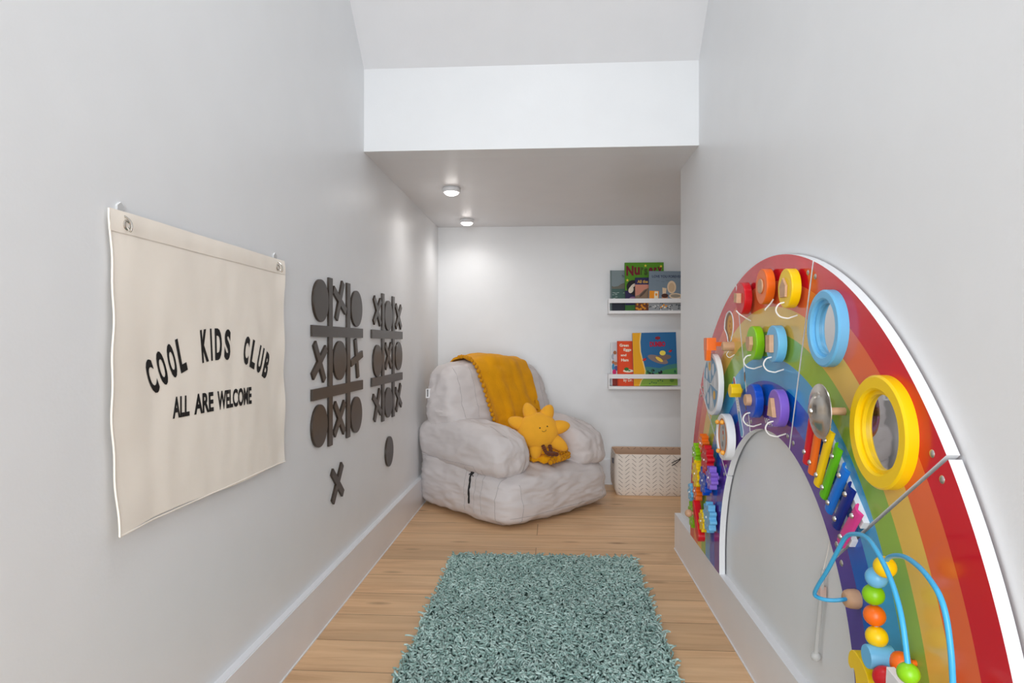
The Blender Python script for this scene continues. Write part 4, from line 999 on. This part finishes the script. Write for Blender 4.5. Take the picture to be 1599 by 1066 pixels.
b.poly([(0, 0), (0.247, 0), (0.247, 0.125), (0.20, 0.118), (0.15, 0.10), (0.09, 0.108), (0, 0.112)], M_('farhill', (66, 128, 124)))
b.poly([(0, 0), (0.247, 0), (0.247, 0.100), (0.19, 0.092), (0.12, 0.070), (0.05, 0.098), (0, 0.10)], M_('nearhill', (82, 146, 82)))
b.poly([(0, 0), (0.247, 0), (0.247, 0.060), (0.12, 0.062), (0, 0.058)], M_('grass', (136, 172, 66)))
bd = [(0, 0), (0.028, 0), (0.040, 0.030), (0.060, 0.052), (0.064, 0.085), (0.052, 0.140), (0.040, 0.195), (0.038, 0.250), (0.045, 0.304), (0, 0.304)]
b.poly([(p[0] + (0.006 if 0 < i < 9 and p[0] > 0 else 0), p[1]) for i, p in enumerate(bd)], M_('cream2', (244, 214, 140))); b.poly(bd, M_('gold', (240, 172, 16)))
b.text('DUMBO', 0.097, 0.222, 0.088, 0.030, M_('crimson', (176, 20, 60)), 0.06); b.ell(0.143, 0.272, 0.015, 0.009, M_('crimson2', (140, 24, 40)))
def bird(a, q, s_, c):
    b.ell(a, q, 0.010 * s_, 0.006 * s_, c, 0.5); b.poly([(a, q), (a - 0.014 * s_, q + 0.014 * s_), (a - 0.003 * s_, q + 0.004 * s_)], M_('inkdark', (26, 26, 40))); b.poly([(a, q), (a + 0.014 * s_, q + 0.012 * s_), (a + 0.006 * s_, q + 0.002 * s_)], M_('inkdark', (26, 26, 40)))
bird(0.212, 0.196, 1.0, M_('birdred', (200, 36, 40))); bird(0.064, 0.150, 1.2, M_('birdred', (200, 36, 40)))
# a plain hot-air kite shape stands where the cover's figure is
b.ell(0.140, 0.150, 0.060, 0.020, M_('taupe2', (140, 120, 116)), -0.35); b.ell(0.170, 0.160, 0.046, 0.016, M_('taupe3', (126, 104, 98)), 0.1); b.ell(0.148, 0.150, 0.024, 0.009, M_('balloon', (244, 206, 80)), -0.6); b.ell(0.168, 0.186, 0.017, 0.014, M_('lemon', (246, 226, 90)), 0.0)
for i in range(9): b.ell(0.06 + 0.175 * random.random(), 0.066 + 0.03 * random.random(), 0.006, 0.009, (M_('inkdark', (26, 26, 40)), M_('pine', (40, 96, 70)))[i % 2], random.random())
for i in range(7): b.ell(0.09 + i * 0.012, 0.012 + 0.006 * math.sin(i * 1.7) + i * 0.003, 0.0035, 0.003, M_('pine', (40, 96, 70)))
b.ell(0.215, 0.030, 0.012, 0.011, M_('moss', (96, 140, 50))); b.done()

# ------------------------------------------------------------------ fabric storage basket
BK = mat('basket_fabric', (238, 228, 218), 0.85, 0.2, bump=0.2, bscale=700, var=0.02)
BKI = mat('basket_lining', (206, 172, 146), 0.85, 0.2, bump=0.2, bscale=500)
bk = thing('storage_basket', 'cream fabric basket with dark herringbone dashes on the floor below the shelves', 'basket', (0.60, 3.60, 0))
X0, X1, Y0, Y1, ZB = 0.345, 0.860, 3.474, 3.735, 0.224
def rr(x0, x1, y0, y1, r, n=8):
    P = []
    for cx, cy, a0 in ((x1 - r, y1 - r, 0), (x0 + r, y1 - r, PI / 2), (x0 + r, y0 + r, PI), (x1 - r, y0 + r, 3 * PI / 2)):
        for i in range(n + 1): a = a0 + PI / 2 * i / n; P.append((cx + r * math.cos(a), cy + r * math.sin(a)))
    return P
def bulge(z): return 0.006 * math.sin(PI * min(1, z / ZB)) - 0.010 * max(0, 1 - z / 0.03)
g = G(); m = 36; lev = [0.001, 0.012, 0.03, 0.08, 0.14, 0.19, ZB - 0.004, ZB]
rings = []
for z in lev:
    k = bulge(z); rings.append([(x, y, z) for x, y in rr(X0 - k, X1 + k, Y0 - k, Y1 + k, 0.030)])
m = len(rings[0])
for r_ in rings: pass
g.add([p for r_ in rings for p in r_], [(q * m + i, q * m + (i + 1) % m, (q + 1) * m + (i + 1) % m, (q + 1) * m + i) for q in range(len(lev) - 1) for i in range(m)] + [tuple(range(m - 1, -1, -1))], 0, True)
obj('basket_body', g, BK, bk)
g = G(); inr = [[(x, y, z) for x, y in rr(X0 + t, X1 - t, Y0 + t, Y1 - t, 0.026)] for z, t in ((ZB, 0.0), (ZB + 0.001, 0.003), (ZB - 0.004, 0.007), (0.10, 0.008), (0.02, 0.008))]
g.add([p for r_ in inr for p in r_], [(q * m + i, q * m + (i + 1) % m, (q + 1) * m + (i + 1) % m, (q + 1) * m + i) for q in range(4) for i in range(m)] + [tuple(4 * m + i for i in range(m))], 0, True)
obj('lining', g, BKI, bk, label='beige lining')
DASH = mat('dash_print', (88, 70, 66), 0.8, 0.2)
g = G()
def dash(P, s, z, sg, L=0.0215, wdt=0.0017):
    a = (s - L / 2, z - sg * L * 0.42); b_ = (s + L / 2, z + sg * L * 0.42); d = Vector((b_[0] - a[0], b_[1] - a[1])).normalized(); n = (-d.y * wdt / 2, d.x * wdt / 2)
    g.add([P(a[0] + n[0], a[1] + n[1]), P(a[0] - n[0], a[1] - n[1]), P(b_[0] - n[0], b_[1] - n[1]), P(b_[0] + n[0], b_[1] + n[1])], [(0, 1, 2, 3)])
for c_ in range(14):
    for r_ in range(10):
        z = 0.013 + r_ * 0.0222
        if z > ZB - 0.008: continue
        s = X0 + 0.026 + c_ * 0.0362
        if s > X1 - 0.02: continue
        dash(lambda a, zz: (a, Y0 - bulge(zz) - 0.0007, zz), s, z, -1 if c_ % 2 == 0 else 1)
for c_ in range(6):
    for r_ in range(10):
        z = 0.013 + r_ * 0.0222
        if z > ZB - 0.008: continue
        dash(lambda a, zz: (X0 - bulge(zz) - 0.0007, a, zz), Y0 + 0.045 + c_ * 0.034, z, -1 if c_ % 2 else 1)
        if c_ < 6: pass
for c_ in range(14):
    s = X0 + 0.026 + c_ * 0.0362
    dash(lambda a, zz: (a, Y1 - 0.0075, zz), s, ZB - 0.0085, -1 if c_ % 2 == 0 else 1, 0.013)
obj('herringbone_print', g, DASH, bk)
g = G().tube(smooth_path([(0.690, 3.466, 0.205), (0.665, 3.460, 0.196), (0.640, 3.462, 0.182)], 5), 0.0022, 6).tube(smooth_path([(0.690, 3.466, 0.205), (0.668, 3.460, 0.186), (0.642, 3.463, 0.168)], 5), 0.0022, 6).ball((0.690, 3.465, 0.205), 0.0075, 14)
g.tube(smooth_path([(0.690, 3.466, 0.205), (0.73, 3.452, 0.195), (0.77, 3.466, 0.205)], 6), 0.0035, 8).ball((0.770, 3.466, 0.205), 0.0075, 14)
obj('rope_handle', g, BLACKM, bk, label='black knotted cord handle')
obj('side_tab', G().box(X0 - 0.012, X0 - 0.004, 3.53, 3.56, 0.165, 0.190), mat('tab_grey', (96, 92, 96), 0.7), bk)

# ------------------------------------------------------------------ shaggy rug
RX0, RX1, RY0, RY1 = -0.372, 0.308, 0.78, 2.440
rug = thing('shag_rug', 'teal grey shaggy rug lying on the oak floor', 'rug', ((RX0 + RX1) / 2, (RY0 + RY1) / 2, 0))
def yarn_mat():
    m = bpy.data.materials.new('teal_yarn'); m.use_nodes = True; nt = m.node_tree; N = nt.nodes; L = nt.links; b = N['Principled BSDF']
    ge = N.new('ShaderNodeNewGeometry'); cr = N.new('ShaderNodeValToRGB'); e = cr.color_ramp.elements
    e[0].position = 0.0; e[0].color = lin((134, 166, 159)); e[1].position = 1.0; e[1].color = lin((202, 226, 220)); x = e.new(0.5); x.color = lin((168, 197, 190))
    L.new(ge.outputs['Random Per Island'], cr.inputs['Fac'])
    tc = N.new('ShaderNodeTexCoord'); no = N.new('ShaderNodeTexNoise'); no.inputs['Scale'].default_value = 5.0; L.new(tc.outputs['Object'], no.inputs['Vector'])
    mr = N.new('ShaderNodeMapRange'); mr.inputs['From Min'].default_value = 0.3; mr.inputs['From Max'].default_value = 0.7; mr.inputs['To Min'].default_value = 0.86; mr.inputs['To Max'].default_value = 1.08
    L.new(no.outputs['Fac'], mr.inputs['Value']); hs = N.new('ShaderNodeHueSaturation'); L.new(cr.outputs[0], hs.inputs['Color']); L.new(mr.outputs[0], hs.inputs['Value'])
    L.new(hs.outputs[0], b.inputs['Base Color']); b.inputs['Roughness'].default_value = 0.75; b.inputs['Specular IOR Level'].default_value = 0.25; b.inputs['Sheen Weight'].default_value = 0.15
    return m
obj('backing', G().box(RX0, RX1, RY0, RY1, 0.0008, 0.006), mat('rug_backing', (60, 84, 80), 0.95, 0.1), rug)
sx = 0.0090; nx = int((RX1 - RX0) / sx); ny = int((RY1 - RY0) / sx)
gx, gy = np.meshgrid(np.linspace(RX0, RX1, nx), np.linspace(RY0, RY1, ny)); Px = gx.ravel() + rng.normal(0, 0.002, gx.size); Py = gy.ravel() + rng.normal(0, 0.002, gx.size)
n = Px.size
# neighbouring yarns lean together, with scatter
lean = np.array([noise.noise(Vector((px * 13, py * 13, 0.5))) for px, py in zip(Px, Py)]) * 7 + rng.normal(0, 1.6, n)
tilt = 0.30 + 0.75 * rng.random(n); Ln = 0.024 + 0.010 * rng.random(n)
ex = np.clip((RX0 + 0.02 - Px) / 0.02, 0, 1) * -1 + np.clip((Px - RX1 + 0.02) / 0.02, 0, 1); ey = np.clip((RY0 + 0.02 - Py) / 0.02, 0, 1) * -1 + np.clip((Py - RY1 + 0.02) / 0.02, 0, 1)
dx = np.cos(lean) * tilt + ex * 0.12; dy = np.sin(lean) * tilt + ey * 0.12
segs = 5; side = 4; V = np.zeros((n, segs, side, 3))
curl = rng.normal(0, 2.2, n); r0 = 0.0027 + 0.0008 * rng.random(n)
cxx = Px.copy(); cyy = Py.copy(); czz = np.full(n, 0.004)
for k in range(segs):
    t = k / (segs - 1); el = 1.35 - t * 1.15                       # stands up, then lies over
    ca, sa = np.cos(curl * t), np.sin(curl * t); ddx = dx * ca - dy * sa; ddy = dx * sa + dy * ca
    if k > 0:
        st_ = Ln / (segs - 1); hz = np.cos(el); cxx = cxx + ddx * hz * st_ * 1.25; cyy = cyy + ddy * hz * st_ * 1.25; czz = czz + np.sin(el) * st_ * (0.95 - 0.25 * tilt)
    rr_ = r0 * (1.0 if k < segs - 1 else 0.8)
    nrm = np.sqrt(ddx ** 2 + ddy ** 2) + 1e-9; px_, py_ = -ddy / nrm, ddx / nrm
    for s_ in range(side):
        a = 2 * PI * s_ / side + k * 0.5
        V[:, k, s_, 0] = cxx + rr_ * (np.cos(a) * px_ + np.sin(a) * ddx / nrm * -math.sin(el)); V[:, k, s_, 1] = cyy + rr_ * (np.cos(a) * py_ + np.sin(a) * ddy / nrm * -math.sin(el))
        V[:, k, s_, 2] = czz + rr_ * np.sin(a) * max(0.35, math.cos(el))
V[..., 2] = np.maximum(V[..., 2], 0.001)
C0 = np.array(rug.location); V = V.reshape(-1, 3) - C0
q = []
for k in range(segs - 1):
    for s_ in range(side):
        q.append([k * side + s_, k * side + (s_ + 1) % side, (k + 1) * side + (s_ + 1) % side, (k + 1) * side + s_])
q.append([(segs - 1) * side + s_ for s_ in range(side)])
F = (np.array(q)[None] + (np.arange(n) * segs * side)[:, None, None]).reshape(-1, 4)
me = bpy.data.meshes.new('pile'); me.vertices.add(len(V)); me.vertices.foreach_set('co', V.ravel())
me.loops.add(F.size); me.loops.foreach_set('vertex_index', F.ravel()); me.polygons.add(len(F)); me.polygons.foreach_set('loop_start', np.arange(0, F.size, 4)); me.polygons.foreach_set('loop_total', np.full(len(F), 4))
me.polygons.foreach_set('use_smooth', np.ones(len(F), dtype=bool)); me.update(); me.validate(); me.materials.append(yarn_mat())
o = bpy.data.objects.new('pile', me); COL.objects.link(o); o.parent = rug; o['kind'] = 'stuff'
